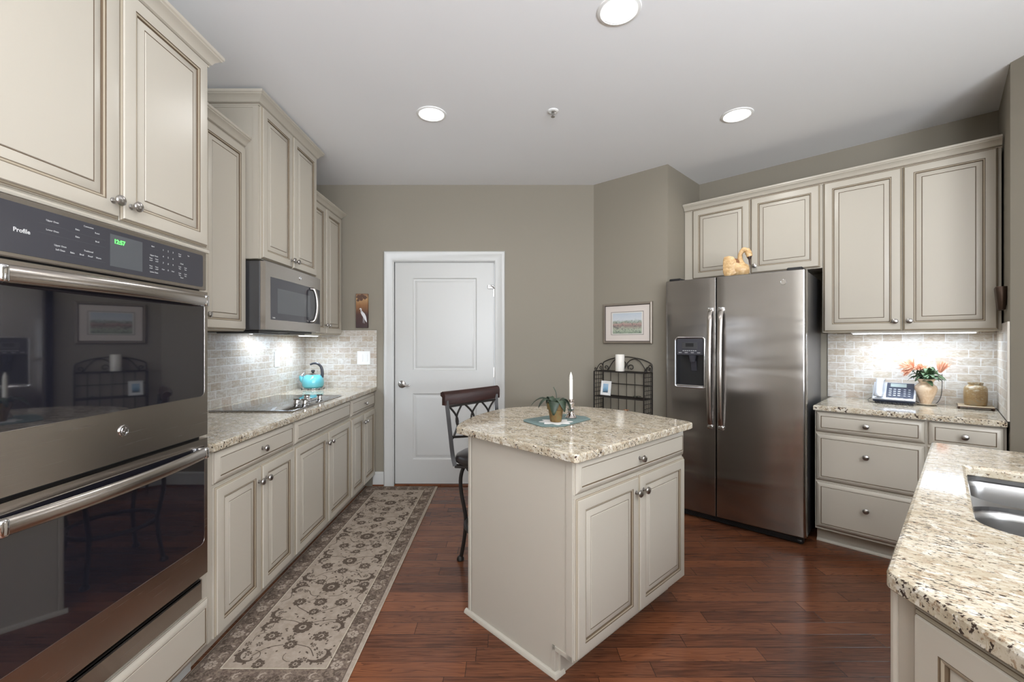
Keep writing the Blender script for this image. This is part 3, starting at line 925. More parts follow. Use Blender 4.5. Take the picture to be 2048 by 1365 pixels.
link('egret_figure', bm, flat('white_egret_paint', srgb(225, 225, 228), .5), t, smooth=0)
bm = B()
for cx, cz, r in ((-.028, .125, .022), (.002, .135, .020), (.028, .120, .020), (-.006, .105, .018), (-.034, .095, .014)):
    blob(bm, [(cx+r*(1+.25*math.sin(5*a2+cx*90))*math.cos(a2), cz+r*.8*(1+.2*math.cos(4*a2))*math.sin(a2)) for a2 in [2*PI*i/16 for i in range(16)]], -.0266-.0001*r)
link('foliage', bm, flat('brown_leaf_paint', srgb(92, 66, 52), .6), t, smooth=0)

# ------------------------------------------------------------------ rug
rug = thing('runner_rug', 'long beige and brown floral runner rug beside the base cabinets', 'rug', (-.9285, 0, 0))
RY0, RY1, RW = 1.630, 3.972, .3215
def fabric(name, c0, c1, sc=60):
    a = NT(name); n = a.noise(a.obj(), sc, 4, .65, .6); n2 = a.noise(a.obj(), 420, 2, .6)
    a.set(Base_Color=a.mix(a.math('MULTIPLY', n2, .35), a.ramp(n, [(.35, c0), (.62, c1)]), (c0[0]*.5, c0[1]*.5, c0[2]*.5, 1)), Roughness=.95)
    a.p.inputs['Specular IOR Level'].default_value = .1
    a.bump(n2, .5, .0015); return a.m
RM = [fabric('beige_rug_pile', srgb(160, 146, 132), srgb(178, 164, 150), 30), fabric('brown_rug_border', srgb(96, 82, 74), srgb(146, 130, 116), 75),
      fabric('dark_rug_motif', srgb(84, 72, 64), srgb(108, 96, 84), 90), fabric('cream_rug_binding', srgb(196, 184, 164), srgb(206, 196, 178), 60)]
bm = B()
box(bm, -RW, RW, RY0, RY1, .0005, .0075, .002, mi=3)
def frect(x0, x1, y0, y1, z, mi): quadf(bm, [bm.verts.new(p) for p in ((x0, y0, z), (x1, y0, z), (x1, y1, z), (x0, y1, z))], mi)
ZR = .0078
BWi = .105
frect(-RW+.006, -RW+.006+BWi, RY0+.004, RY1-.004, ZR, 1); frect(RW-.022-BWi+.02, RW-.020, RY0+.004, RY1-.004, ZR, 1)
FX0, FX1 = -RW+.006+BWi, RW-.002-BWi
frect(FX0, FX1, RY0+.004, RY0+.124, ZR, 1); frect(FX0, FX1, RY1-.115, RY1-.004, ZR, 1)
FY0, FY1 = RY0+.124, RY1-.115
frect(FX0, FX1, FY0, FY1, ZR, 0)
def fl(pts, z, mi):
    vs = [bm.verts.new((p[0], p[1], z)) for p in pts]
    quadf(bm, vs, mi)
def fstroke(pts, w, z, mi):
    P = [Vector((p[0], p[1])) for p in pts]; L = []
    for i, p in enumerate(P):
        d = P[min(i+1, len(P)-1)]-P[max(i-1, 0)]
        if d.length < 1e-9: d = Vector((1, 0))
        d.normalize(); nn = Vector((-d.y, d.x)); ww = w[i] if isinstance(w, list) else w
        L.append((bm.verts.new((p.x+nn.x*ww/2, p.y+nn.y*ww/2, z)), bm.verts.new((p.x-nn.x*ww/2, p.y-nn.y*ww/2, z))))
    for a, b in zip(L[:-1], L[1:]): quadf(bm, (a[0], b[0], b[1], a[1]), mi)
zc = [0]
def nz():
    zc[0] = (zc[0]+1) % 40
    return .0080+zc[0]*.000015
def rosette(x, y, r, mi=2, n=9):
    z = nz()
    for k in range(n):
        a = 2*PI*k/n+x*7
        px, py = x+r*.72*math.cos(a), y+r*.72*math.sin(a)
        fl([(px+r*.27*math.cos(a+q), py+r*.27*math.sin(a+q)) for q in [2*PI*i/7 for i in range(7)]], z+.0000004*k, mi)
    fstroke([(x+r*.45*math.cos(q), y+r*.45*math.sin(q)) for q in [2*PI*i/14 for i in range(15)]], r*.14, z+.0001, mi)
    fl([(x+r*.20*math.cos(q), y+r*.20*math.sin(q)) for q in [2*PI*i/8 for i in range(8)]], z+.0001, mi)
def leaf(x, y, a, L, w, mi=2):
    c, s = math.cos(a), math.sin(a); pts = [(0, 0), (.3, .5), (.65, .45), (1, 0), (.65, -.45), (.3, -.5)]
    fl([(x+c*u*L-s*v*w, y+s*u*L+c*v*w) for u, v in pts], nz(), mi)
def cscroll(x, y, r, a0, sgn, mi=2):
    P = []; Wd = []
    for i in range(15):
        t = i/14; a = a0+sgn*t*3.7; rr = r*(1-.45*t)
        P.append((x+rr*math.cos(a), y+rr*math.sin(a))); Wd.append(r*(.12+.30*math.sin(PI*min(1, t*1.1))))
    fstroke(P, Wd, nz(), mi)
    for i in (2, 5, 8, 11):
        leaf(P[i][0], P[i][1], a0+sgn*(i/14*3.7)+.4*sgn, r*.42, r*.22, mi)
    rosette(x, y, r*.30, mi, 6)
PER = .61
y0 = FY0+.02
rnd = random.Random(3)
cx = (FX0+FX1)/2
k = 0
y = FY0-.16
while y < FY1:
    def R_(dx, dy, r, n=9):
        if FX0+r*.8 < cx+dx < FX1-r*.8 and FY0+r*.8 < y+dy < FY1-r*.8: rosette(cx+dx, y+dy, r, 2, n)
    for s in (-1, 1):
        R_(s*.105, 0, .033); R_(s*.075, .185, .026); R_(s*.17, .160, .028); R_(s*.155, .47, .026); R_(s*.11, .355, .034); R_(s*.19, .33, .03); R_(s*.20, .055, .022, 6)
        for (dx, dy, r, a0) in ((.150, .105, .047, 2.4), (.150, .245, .050, -2.4), (.155, -.085, .044, -2.2), (.150, .415, .040, 2.2)):
            if FY0+.05 < y+dy < FY1-.05:
                cscroll(cx+s*dx, y+dy, r, a0 if s > 0 else PI-a0, 1 if (a0 < 0) == (s > 0) else -1)
        # vines
        for (a, b, c2) in (((0, -.10), (.08, -.05), (.105, -.03)), ((0, .12), (.05, .16), (.12, .19)), ((.03, .30), (.09, .28), (.13, .23)), ((.0, .43), (.06, .46), (.13, .47)), ((.2, .0), (.17, .04), (.2, .12)), ((.02, .05), (.07, .06), (.10, .10))):
            P = [(cx+s*p.x, y+p.y) for p in catmull([(*a, 0), (*b, 0), (*c2, 0)], 5)]
            if all(FY0 < p[1] < FY1 and FX0 < p[0] < FX1 for p in P): fstroke(P, .0040, nz(), 2)
        for _ in range(64):
            dx, dy = rnd.uniform(.0, .2), rnd.uniform(0, PER)
            if FY0+.03 < y+dy < FY1-.03: leaf(cx+s*dx, y+dy, rnd.uniform(0, 6.28), rnd.uniform(.010, .024), rnd.uniform(.006, .011))
    for _ in range(14):
        dx, dy, r = rnd.uniform(-.2, .2), rnd.uniform(0, PER), rnd.uniform(.011, .017)
        R_(dx, dy, r, 6)
    for _ in range(14):
        x0_, y0_ = cx+rnd.uniform(-.18, .18), y+rnd.uniform(0, PER); a0_ = rnd.uniform(0, 6.28); P = []
        for q in range(8):
            a1_ = a0_+q*rnd.choice((.30, .34)); x0_ += .011*math.cos(a1_); y0_ += .011*math.sin(a1_); P.append((x0_, y0_))
        if all(FY0 < p[1] < FY1 and FX0 < p[0] < FX1 for p in P): fstroke(P, .0030, nz(), 2)
    R_(0, 0, .034); R_(0, .135, .048, 11); R_(0, .30, .030); R_(0, .415, .044, 11); R_(0, .53, .026)
    y += PER
# border scrollwork
for xb in (-RW+.006+BWi/2, RW-.020-BWi/2):
    yy = RY0+.05; i = 0
    while yy < RY1-.04:
        rosette(xb, yy, .026, 2 if i % 2 == 0 else 0, 8)
        for s in (-1, 1):
            cscroll(xb+s*.020, yy+.050, .020, 1.0*s, s, 0 if i % 2 else 2)
            leaf(xb+s*.036, yy+.012, rnd.uniform(0, 6.28), .024, .010, 0); leaf(xb+s*.030, yy+.035, rnd.uniform(0, 6.28), .02, .008, 2)
        yy += .094; i += 1
for yb in (RY0+.062, RY1-.058):
    xx = FX0+.04
    while xx < FX1-.02:
        rosette(xx, yb, .028, 2, 8)
        for s in (-1, 1): cscroll(xx+.05, yb+s*.02, .019, 1.0*s, s, 0)
        xx += .1
for x in (FX0, FX1): fstroke([(x, FY0), (x, FY1)], .004, .0086, 3)
for yb in (FY0, FY1): fstroke([(FX0, yb), (FX1, yb)], .004, .0086, 3)
for x in (FX0-.006, FX1+.006, -RW+.008, RW-.022): fstroke([(x, FY0 if x in (FX0-.006, FX1+.006) else RY0+.006), (x, FY1 if x in (FX0-.006, FX1+.006) else RY1-.006)], .003, .0087, 2)
link('pile', bm, RM, rug, smooth=0)

# ------------------------------------------------------------------ island
IA = math.atan2(.68, .733)
isl = thing('island_cabinet', 'cream kitchen island cabinet with one drawer over two doors', 'cabinet', (.262, 1.588, 0), IA)
IW0, IW1, IB0, IB1 = .050, .958, .058, .690
bm = B()
box(bm, IW0+.018, IW1, IB0, IB1-.018, .098, .874)
box(bm, IW0+.018, IW1, IB0+.075, IB1-.018, 0, .098)
# side skin with the toe notch
def skin(bm, x0, x1):
    pts = [(IB0+.085, 0), (IB1, 0), (IB1, .874), (IB0-.002, .874), (IB0-.002, .100), (IB0+.085, .100)]
    a = [bm.verts.new((x0, p[0], p[1])) for p in pts]; b = [bm.verts.new((x1, p[0], p[1])) for p in pts]
    for i in range(6): quadf(bm, (a[i], a[(i+1) % 6], b[(i+1) % 6], b[i]))
    quadf(bm, a); quadf(bm, b[::-1])
skin(bm, IW0, IW0+.018)
box(bm, IW0, IW1, IB1-.018, IB1, 0, .874)
# corner stiles and the small frame around the notch
box(bm, IW0-.004, IW0+.0, IB0-.002, IB0+.030, .098, .874, .001)
box(bm, IW0-.005, IW0+.010, IB1-.014, IB1+.006, 0, .874, .003)
box(bm, IW0-.004, IW0, IB0+.0, IB0+.100, .100, .118, .001); box(bm, IW0-.004, IW0, IB0+.085, IB0+.103, .0, .118, .001)
link('body', bm, M['cab'], isl, smooth=0)
door_front(isl, IW0+.004, IW1-.004, .735, .866, DRAWER_RINGS, 'drawer', (.503, .800)).location.y = IB0
for dd in isl.children: pass
mid = (IW0+IW1)/2
for a, b, kx in ((IW0+.004, mid-.0015, mid-.032), (mid+.0015, IW1-.004, mid+.032)):
    door_front(isl, a, b, .105, .722, knob=(kx, .652)).location.y = IB0
shoe(isl, [(IW0-.001, IB1+.02), (IW0-.001, IB0+.084), (IW0+.04, IB0+.084)])
N0 = [(.0, 0), (0, .727), (.045, .775), (.12, .830), (.22, .890), (.32, .938), (.45, .982), (.57, 1.000), (.70, .968), (.82, .893), (.92, .808), (.985, .715), (1.030, .57), (1.040, .42), (1.022, .27), (.998, .15), (.965, .02), (.952, 0)]
cur = catmull([(p[0], p[1], 0) for p in N0[1:-1]], 7)
poly = [Vector((0.012, 0)), Vector((0.0, .012))]+[Vector((p.x, p.y)) for p in cur]+[Vector((.952, 0))]
poly = poly[::-1]
# counter-clockwise wanted
bm = B(); slab(bm, poly, .875, .908, .006)
ic = link('granite_island_top', bm, M['granite'], smooth=0, loc=(.262, 1.588, 0), rot=(0, 0, IA))
tag(ic, 'granite island top with a curved overhang behind', 'countertop')

# placemat, doily, plant, candlestick on the island
PM = [(.100, 2.300), (.098, 2.249), (.178, 2.108), (.288, 2.115), (.458, 2.312), (.446, 2.393), (.340, 2.478), (.226, 2.409)]
bm = B(); slab(bm, round_corners(PM, [.01]*8, 3), .9085, .9115, .001)
a = NT('teal_woven_fabric'); ck = a.noise(a.obj(), 260, 2, .6)
a.set(Base_Color=a.ramp(ck, [(.35, srgb(86, 105, 103)), (.65, srgb(116, 134, 131))]), Roughness=.9); a.bump(ck, .5, .001)
tag(link('placemat', bm, a.m), 'teal octagonal woven placemat on the granite island', 'placemat')
PC = Vector((.262, 2.235))
pts = [(PC.x+.0+(.076+.012*math.cos(8*q))*math.cos(q), PC.y-.004+(.074+.011*math.cos(8*q))*math.sin(q)) for q in [2*PI*i/80 for i in range(80)]]
bm = B(); slab(bm, pts, .9117, .9125, 0)
tag(link('doily', bm, flat('white_lace', srgb(232, 230, 226), .9), smooth=0), 'white scalloped doily under the potted plant', 'doily')
t = thing('potted_plant', 'small dark green plant in a mossy clay pot on the island', 'plant', (PC.x, PC.y, .9127))
a = NT('mossy_terracotta'); n = a.noise(a.obj(), 38, 4, .6)
a.set(Base_Color=a.ramp(n, [(.3, srgb(82, 66, 36)), (.5, srgb(118, 90, 50)), (.7, srgb(104, 98, 62))]), Roughness=.7)
bm = B(); lathe(bm, [(0, 0), (.027, 0), (.029, .003), (.038, .062), (.044, .064), (.047, .094), (.045, .096), (.041, .094), (.037, .080), (0, .080)], 32)
link('pot', bm, a.m, t)
lf = NT('dark_green_leaf'); n = lf.noise(lf.obj(), 30, 3)
lf.set(Base_Color=lf.ramp(n, [(.3, srgb(30, 42, 32)), (.7, srgb(58, 74, 56))]), Roughness=.5)
def leaf3(bm, base, az, L, wd, rise, droop, fold=.25, n=8, mi=0, tw=0):
    """arching leaf with a folded midrib"""
    prev = None
    for i in range(n+1):
        t_ = i/n; r = L*t_*(1-.15*t_*droop); z = rise*math.sin(PI*min(1, t_*.75))-droop*L*t_*t_
        w = wd*math.sin(PI*min(.98, t_*.92+.06))**.7
        c = Vector((base[0]+r*math.cos(az+tw*t_), base[1]+r*math.sin(az+tw*t_), base[2]+z)); sd = Vector((-math.sin(az), math.cos(az), 0))
        row = [bm.verts.new(c-sd*w+Vector((0, 0, w*fold))), bm.verts.new(c), bm.verts.new(c+sd*w+Vector((0, 0, w*fold)))]
        if prev:
            quadf(bm, (prev[0], prev[1], row[1], row[0]), mi); quadf(bm, (prev[1], prev[2], row[2], row[1]), mi)
        prev = row
def solid(o, th=.0012):
    m = o.modifiers.new('s', 'SOLIDIFY'); m.thickness = th; return o
bm = B()
for az, L, wd, ri, dr_ in ((-1.85, .070, .030, .040, 1.0), (-.95, .066, .027, .042, .85), (2.9, .125, .021, .045, .30), (-2.7, .100, .016, .045, .38), (.10, .085, .024, .050, .80), (-.35, .090, .014, .05, 1.0), (1.4, .08, .020, .04, .4), (2.2, .07, .018, .05, .5)):
    leaf3(bm, (.008*math.cos(az), .008*math.sin(az), .083), az, L, wd, ri, dr_)
o = solid(link('leaves', bm, lf.m, t, smooth=60))
bm = B(); tube(bm, catmull([(0, 0, .08), (.004, 0, .12), (0, 0, .15), (-.012, 0, .176)], 5), [.003]*5+[.002]*11, 6); link('stem', bm, lf.m, t)
CS = Vector((.356, 2.345))
silver = flat('tarnished_silver', (.62, .56, .53, 1), .14, 1)
t = thing('candlestick', 'silver turned candlestick on the teal placemat', 'candle holder', (CS.x, CS.y, .9118))
bm = B(); lathe(bm, [(0, 0), (.030, 0), (.031, .004), (.026, .010), (.019, .024), (.0165, .036), (.019, .046), (.0215, .050), (.019, .055), (.0155, .060), (.0165, .072), (.0185, .078), (.016, .084), (.013, .087), (.013, .090), (.018, .093), (.0185, .098), (.012, .101), (.011, .096), (0, .094)], 36)
link('base', bm, silver, t)
t = thing('taper_candle', 'white flame-tipped electric taper candle in the silver candlestick', 'candle', (CS.x, CS.y, 1.0062))
bm = B(); lathe(bm, [(0, 0), (.0095, 0), (.0098, .112), (.008, .1135), (0, .1135)], 24); link('candle_body', bm, M['wax'], t)
bm = B(); lathe(bm, [(0, .1135), (.0085, .114), (.0095, .120), (.0075, .133), (.0035, .145), (0, .153)], 20); link('flame_tip', bm, M['wax'], t)

# ------------------------------------------------------------------ bar stool
ST = Vector((-.02, 2.57)); SA = math.atan2(-.646, .763)   # local +x = facing the island
st = thing('bar_stool', 'swivel bar stool with cherry crest rail and black metal frame', 'stool', (ST.x, ST.y, 0), SA)
bm = B(); prev = None
for rr, z in ((.0001, .612), (.90, .612), (.985, .622), (1.0, .640), (.97, .660), (.85, .675), (.55, .685), (.0001, .688)):
    ring = []
    for i in range(48):
        q = 2*PI*i/48; c, s_ = math.cos(q), math.sin(q)
        m_ = (abs(c)**3+abs(s_)**3)**(-1/3)
        ring.append(bm.verts.new((-.030+.218*rr*m_*c, .222*rr*m_*s_, z)))
    if prev:
        for i in range(48): quadf(bm, (prev[i], prev[(i+1) % 48], ring[(i+1) % 48], ring[i]))
    prev = ring
link('seat', bm, M['leather'], st, smooth=60)
bm = B()
lathe(bm, [(.180, .582), (.206, .582), (.206, .598), (.180, .598)], 36, cap=False); lathe(bm, [(0, .560), (.06, .560), (.14, .575), (.18, .585), (.18, .598), (0, .611)], 36)
link('swivel_plate', bm, M['blackmetal'], st)
for k in range(4):
    a = math.radians(163.8+40.3)+k*PI/2
    bm = B()
    prof = [(.195, .592), (.235, .562), (.254, .50), (.252, .42), (.234, .33), (.222, .26), (.228, .16), (.244, .06), (.254, .018)]
    P = catmull([(r*math.cos(a), r*math.sin(a), z) for r, z in prof], 4)
    tube(bm, P, .0115, 10)
    lathe(bm, [(0, 0), (.018, 0), (.022, .005), (.021, .016), (.014, .026), (0, .030)], 14, Matrix.Translation((.256*math.cos(a), .256*math.sin(a), 0)))
    link('leg', bm, M['blackmetal'], st)
bm = B(); tube(bm, [(.208*math.cos(q), .208*math.sin(q), .250) for q in [2*PI*i/48 for i in range(48)]], .0125, 10, closed=True); link('foot_ring', bm, M['blackmetal'], st)
# back: posts, hoop rails and crossing curves; a gentle curve with radius about the seat
def bp(u, h):
    """u -1..1 across the back, h height -> local point; bows backward at the middle"""
    lean = -.200-.038*max(0, (h-.66)/.38)-.014*(1-u*u)
    hw = .200+.022*max(0, (h-.66)/.38)
    return Vector((lean, hw*u, h))
bm = B()
for s in (-1, 1):
    P = catmull([bp(s, .600)+Vector((.02, 0, 0)), bp(s, .66), bp(s, .78), bp(s, .88), bp(s, .975)], 5)
    tube(bm, P, .0165, 4, flat=1.0)
tube(bm, [bp(u, .765-.025*(1-abs(u)**1.5)) for u in [i/8-1 for i in range(17)]], .0075, 6)
tube(bm, [bp(u, .940-.002*(1-u*u)) for u in [i/8-1 for i in range(17)]], .0075, 6)
for s in (-1, 1):
    tube(bm, [bp(s, .60)+Vector((.02, 0, 0)), Vector((-.08, s*.14, .600))], .012, 6)
for c in (-.66, 0, .66):
    for s in (-1, 1):
        pts = []
        for i in range(13):
            q = i/12; h = .752+(.940-.752)*q
            u = c+s*(.30-.36*math.sin(PI*q)**1.0) if c == 0 else c+s*(.27-.30*math.sin(PI*q))
            pts.append(bp(u, h))
        tube(bm, pts, .0065, 6)
link('back_frame', bm, M['blackmetal'], st)
bm = B()
prev = None; prof = [(-.014, .950), (.010, .950), (.012, 1.004), (.006, 1.022), (-.010, 1.030), (-.028, 1.022), (-.028, 1.004), (-.014, .996)]
for i in range(17):
    u = i/8-1; c = bp(u*1.10, 1.0); ring = [bm.verts.new((c.x+x, c.y, z-.004*(1-u*u))) for x, z in prof]
    if prev:
        for q in range(8): quadf(bm, (prev[q], prev[(q+1) % 8], ring[(q+1) % 8], ring[q]))
    else: quadf(bm, ring[::-1])
    prev = ring
quadf(bm, prev)
link('crest_rail', bm, M['stoolwood'], st, smooth=50)

# ------------------------------------------------------------------ wall behind: picture and rack
RA = math.atan2(C2.y-C1.y, C2.x-C1.x); RN = Vector((math.sin(RA), -math.cos(RA)))   # into the room
rb = Vector((.895, 3.925)); 
def RP(u, v, z=0):  # u along the wall from the rack's left back corner, v out
    return Vector((rb.x+math.cos(RA)*u+RN.x*v, rb.y+math.sin(RA)*u+RN.y*v, z))
pw, ph = .456, .352
p0 = RP(pw/2, 0); 
t = thing('framed_print', 'pewter-framed pastel landscape print hanging above the wire rack', 'picture', (p0.x, p0.y, 1.479), RA)
bm = B()
ring_panel(bm, -pw/2, pw/2, -ph/2, ph/2, [(0, -.012, 0), (.003, -.022, 0), (.010, -.026, 0), (.018, -.024, 0), (.022, -.018, 1), (.026, -.014, 1)], -.001)
link('frame', bm, [flat('pewter_frame', srgb(138, 128, 116), .35, .3), flat('dark_frame_lip', srgb(86, 76, 70), .4, .2)], t, smooth=25)
bm = B(); ring_panel(bm, -pw/2+.025, pw/2-.025, -ph/2+.025, ph/2-.025, [(0, -.0155, 0), (.050, -.0155, 0), (.051, -.0145, 1), (.056, -.0145, 1)], -.0150, back=False)
link('mat_board', bm, [flat('blush_mat_board', srgb(208, 198, 190), .8), flat('grey_mat_bevel', srgb(150, 144, 138), .8)], t, smooth=0)
a = NT('pastel_landscape'); c = a.sep(a.obj()); n1 = a.noise(a.mapping(a.obj(), (1, 1, 2)), 34, 5, .65, .8); n2 = a.noise(a.obj(), 90, 4, .7)
h = a.math('ADD', a.math('MULTIPLY', c[2], 5.4), a.math('ADD', .5, a.math('MULTIPLY', a.math('SUBTRACT', n1, .5), .35)))
base = a.ramp(h, [(0, srgb(120, 136, 118)), (.2, srgb(168, 176, 156)), (.38, srgb(140, 120, 116)), (.46, srgb(176, 146, 138)), (.55, srgb(146, 156, 140)), (.66, srgb(196, 200, 204)), (1, srgb(176, 186, 196))])
sp = a.ramp(n2, [(.55, (0, 0, 0)), (.62, (1, 1, 1))]); band = a.ramp(h, [(.1, (1, 1, 1)), (.6, (1, 1, 1)), (.68, (0, 0, 0))])
a.set(Base_Color=a.mix(a.mix(1.0, sp, band, 'MULTIPLY'), base, srgb(86, 92, 92)), Roughness=.6)
bm = B(); box(bm, -.135, .135, -.0152, -.0140, -.088, .088); box(bm, -.142, .142, -.0146, -.0138, -.095, .095, mi=1)
link('landscape_print', bm, [a.m, flat('ivory_paper', srgb(214, 210, 202), .8)], t, smooth=0)

t = thing('wire_rack', 'black wrought iron wire rack with scrolled top against the wall', 'rack', (rb.x+RN.x*.02, rb.y+RN.y*.02, 0), RA)
RWd, RD, RT = .456, .150, 1.066
BMt = M['blackmetal']
bm = B()
for u in (0, RWd): bar(bm, (u, 0, 0), (u, 0, RT), .009)
for i in range(1, 6): tube(bm, [(RWd*i/6, 0, .05), (RWd*i/6, 0, RT)], .0028, 6)
for z in (.10, .25, .40, .55, .72, .85, .955, RT): bar(bm, (0, 0, z), (RWd, 0, z), .007)
link('back_grid', bm, BMt, t, smooth=0)
for u in (0, RWd):
    bm = B()
    bar(bm, (u, -RD, 0), (u, -RD, RT), .009)
    bar(bm, (u, 0, RT), (u, -RD, RT), .007)
    for i in range(1, 4): tube(bm, [(u, -RD*i/4, .04), (u, -RD*i/4, RT)], .0025, 5)
    z = RT-.036
    while z > .04: tube(bm, [(u, 0, z), (u, -RD, z)], .0026, 5); z -= .036
    link('side_grid', bm, BMt, t, smooth=0)
for z in (.10, .40, .72, .850, RT):
    bm = B()
    if z != .72:
        bar(bm, (0, -RD, z), (RWd, -RD, z), .007)
        for i in range(1, 6): tube(bm, [(0, -RD*i/6, z), (RWd, -RD*i/6, z)], .002, 5)
        link('shelf', bm, BMt, t, smooth=0)
    else: bm.free()
def spiral(cx, cz, r, a0, turns, sgn, n=22, plane='x', off=0, k=.75):
    P = []
    for i in range(n+1):
        q = i/n; rr = r*(1-k*q); a = a0+sgn*turns*2*PI*q
        P.append((cx+rr*math.cos(a), cz+rr*math.sin(a)))
    return [(p[0], off, p[1]) if plane == 'x' else (off, p[0], p[1]) for p in P]
bm = B()
P = catmull([(.0, 0, RT), (-.001, 0, RT+.05), (.012, 0, RT+.075), (.08, 0, RT+.103), (.16, 0, RT+.118), (.228, 0, RT+.124), (.296, 0, RT+.118), (.376, 0, RT+.103), (.444, 0, RT+.075), (.457, 0, RT+.05), (.456, 0, RT)], 5)
tube(bm, P, .0045, 8)
for s in (0, 1):
    f = lambda x: RWd-x if s else x
    # long S from the end scroll up under the arch and back to the centre scroll
    A = [(f(p[0]), 0, p[2]) for p in spiral(.032, RT+.026, .022, -PI/2+.6, .95, 1, 16)][::-1]
    Cc = [(f(x), 0, RT+z) for x, z in ((.055, .012), (.08, .055), (.115, .095), (.155, .108), (.195, .095))]
    tube(bm, catmull(A[-3:]+Cc, 4), .0038, 7); tube(bm, A, .0038, 7)
    D_ = [(f(p[0]), 0, p[2]) for p in spiral(.185, RT+.034, .028, -.5, 1.0, 1, 18, k=.6)]
    tube(bm, D_, .0038, 7)
    tube(bm, catmull([(f(.195), 0, RT+.095), (f(.222), 0, RT+.065), D_[0]], 5), .0038, 7)
link('arched_crest', bm, BMt, t)
for u in (0, RWd):
    bm = B()
    tube(bm, catmull([(u, 0, RT), (u, -.004, RT+.04), (u, -.03, RT+.062), (u, -.07, RT+.050), (u, -.105, RT+.015), (u, -.11, RT)], 5), .0035, 7)
    tube(bm, spiral(-.130, RT+.016, .016, -.8, 1.0, 1, 16, 'y', u), .0035, 7)
    tube(bm, spiral(-.045, RT+.024, .022, -1.2, 1.0, 1, 16, 'y', u), .0035, 7)
    link('side_scroll', bm, BMt, t)
q = RP(.205, .02+.075)
t2 = thing('pillar_candle', 'thick ivory pillar candle on top of the wire rack', 'candle', (q.x, q.y, RT+.0045))
bm = B(); lathe(bm, [(0, 0), (.037, 0), (.038, .002), (.038, .138), (.036, .141), (.032, .138), (.028, .134), (0, .133)], 36); link('candle_body', bm, M['wax'], t2)
bm = B(); tube(bm, [(0, 0, .133), (.001, 0, .142)], .001, 5); link('wick', bm, M['dark'], t2)
q = RP(.075, .02+.085)
t2 = thing('photo_frame', 'small white photo frame with blue picture on the rack shelf', 'picture', (q.x, q.y, .8545), rot=(math.radians(-8), 0, RA-.10))
bm = B(); ring_panel(bm, -.050, .050, 0, .125, [(0, -.010, 0), (.002, -.013, 0), (.012, -.013, 0), (.014, -.010, 0), (.024, -.010, 0)], -.001)
link('frame', bm, M['white'], t2, smooth=0)
a = NT('blue_harbour_photo'); n = a.noise(a.obj(), 45, 4, .6); c = a.sep(a.obj())
a.set(Base_Color=a.ramp(a.math('ADD', a.math('MULTIPLY', c[2], 9), a.math('MULTIPLY', n, .5)), [(.45, srgb(66, 84, 100)), (.6, srgb(90, 124, 148)), (.8, srgb(132, 176, 206)), (1, srgb(160, 190, 214))]), Roughness=.3)
bm = B(); box(bm, -.026, .026, -.0108, -.0098, .025, .100); link('photo', bm, a.m, t2, smooth=0)
bm = B(); box(bm, -.012, .012, .0, .002, .0, .08, mat=Matrix.Translation((0, .002, 0)) @ Matrix.Rotation(math.radians(-14), 4, 'X')); link('easel_back', bm, M['white'], t2, smooth=0)
q = RP(.355, .02+.07)
bm = B()
gm = flat('verdigris_metal', srgb(86, 88, 78), .5, .4)
for az in (0, .9, 2.2, 3.3, 4.1, 5.3): leaf3(bm, (0, 0, .004), az, .040, .008, .012, .1)
o = solid(link('leaf_ornament', bm, gm, smooth=60, loc=(q.x, q.y, .8545)), .0015)
tag(o, 'flat grey-green leaf ornament lying on the rack shelf', 'ornament')
q = RP(.262, .02+.075)
bm = B()
box(bm, -.05, .05, -.03, .03, 0, .02, .004); 
for az in [i*PI/3 for i in range(6)]: leaf3(bm, (0, 0, .022), az, .028, .012, .022, -.2)
lathe(bm, [(0, .018), (.012, .02), (.014, .03), (.008, .04), (0, .043)], 12)
bmm = flat('pink_and_gold_glaze', srgb(206, 160, 128), .25, .3)
o = link('flower_trinket', bm, bmm, smooth=60, loc=(q.x, q.y, .7005)); tag(o, 'tiny shiny peach trinket on the rack just above the island edge', 'ornament')
bm = B()
for i in range(1, 6): tube(bm, [(0, -RD*i/6, .6985), (RWd, -RD*i/6, .6985)], .002, 5)
bar(bm, (0, -RD, .6975), (RWd, -RD, .6975), .006); bar(bm, (0, -.0, .6975), (RWd, 0, .6975), .006)
link('shelf', bm, BMt, t, smooth=0)

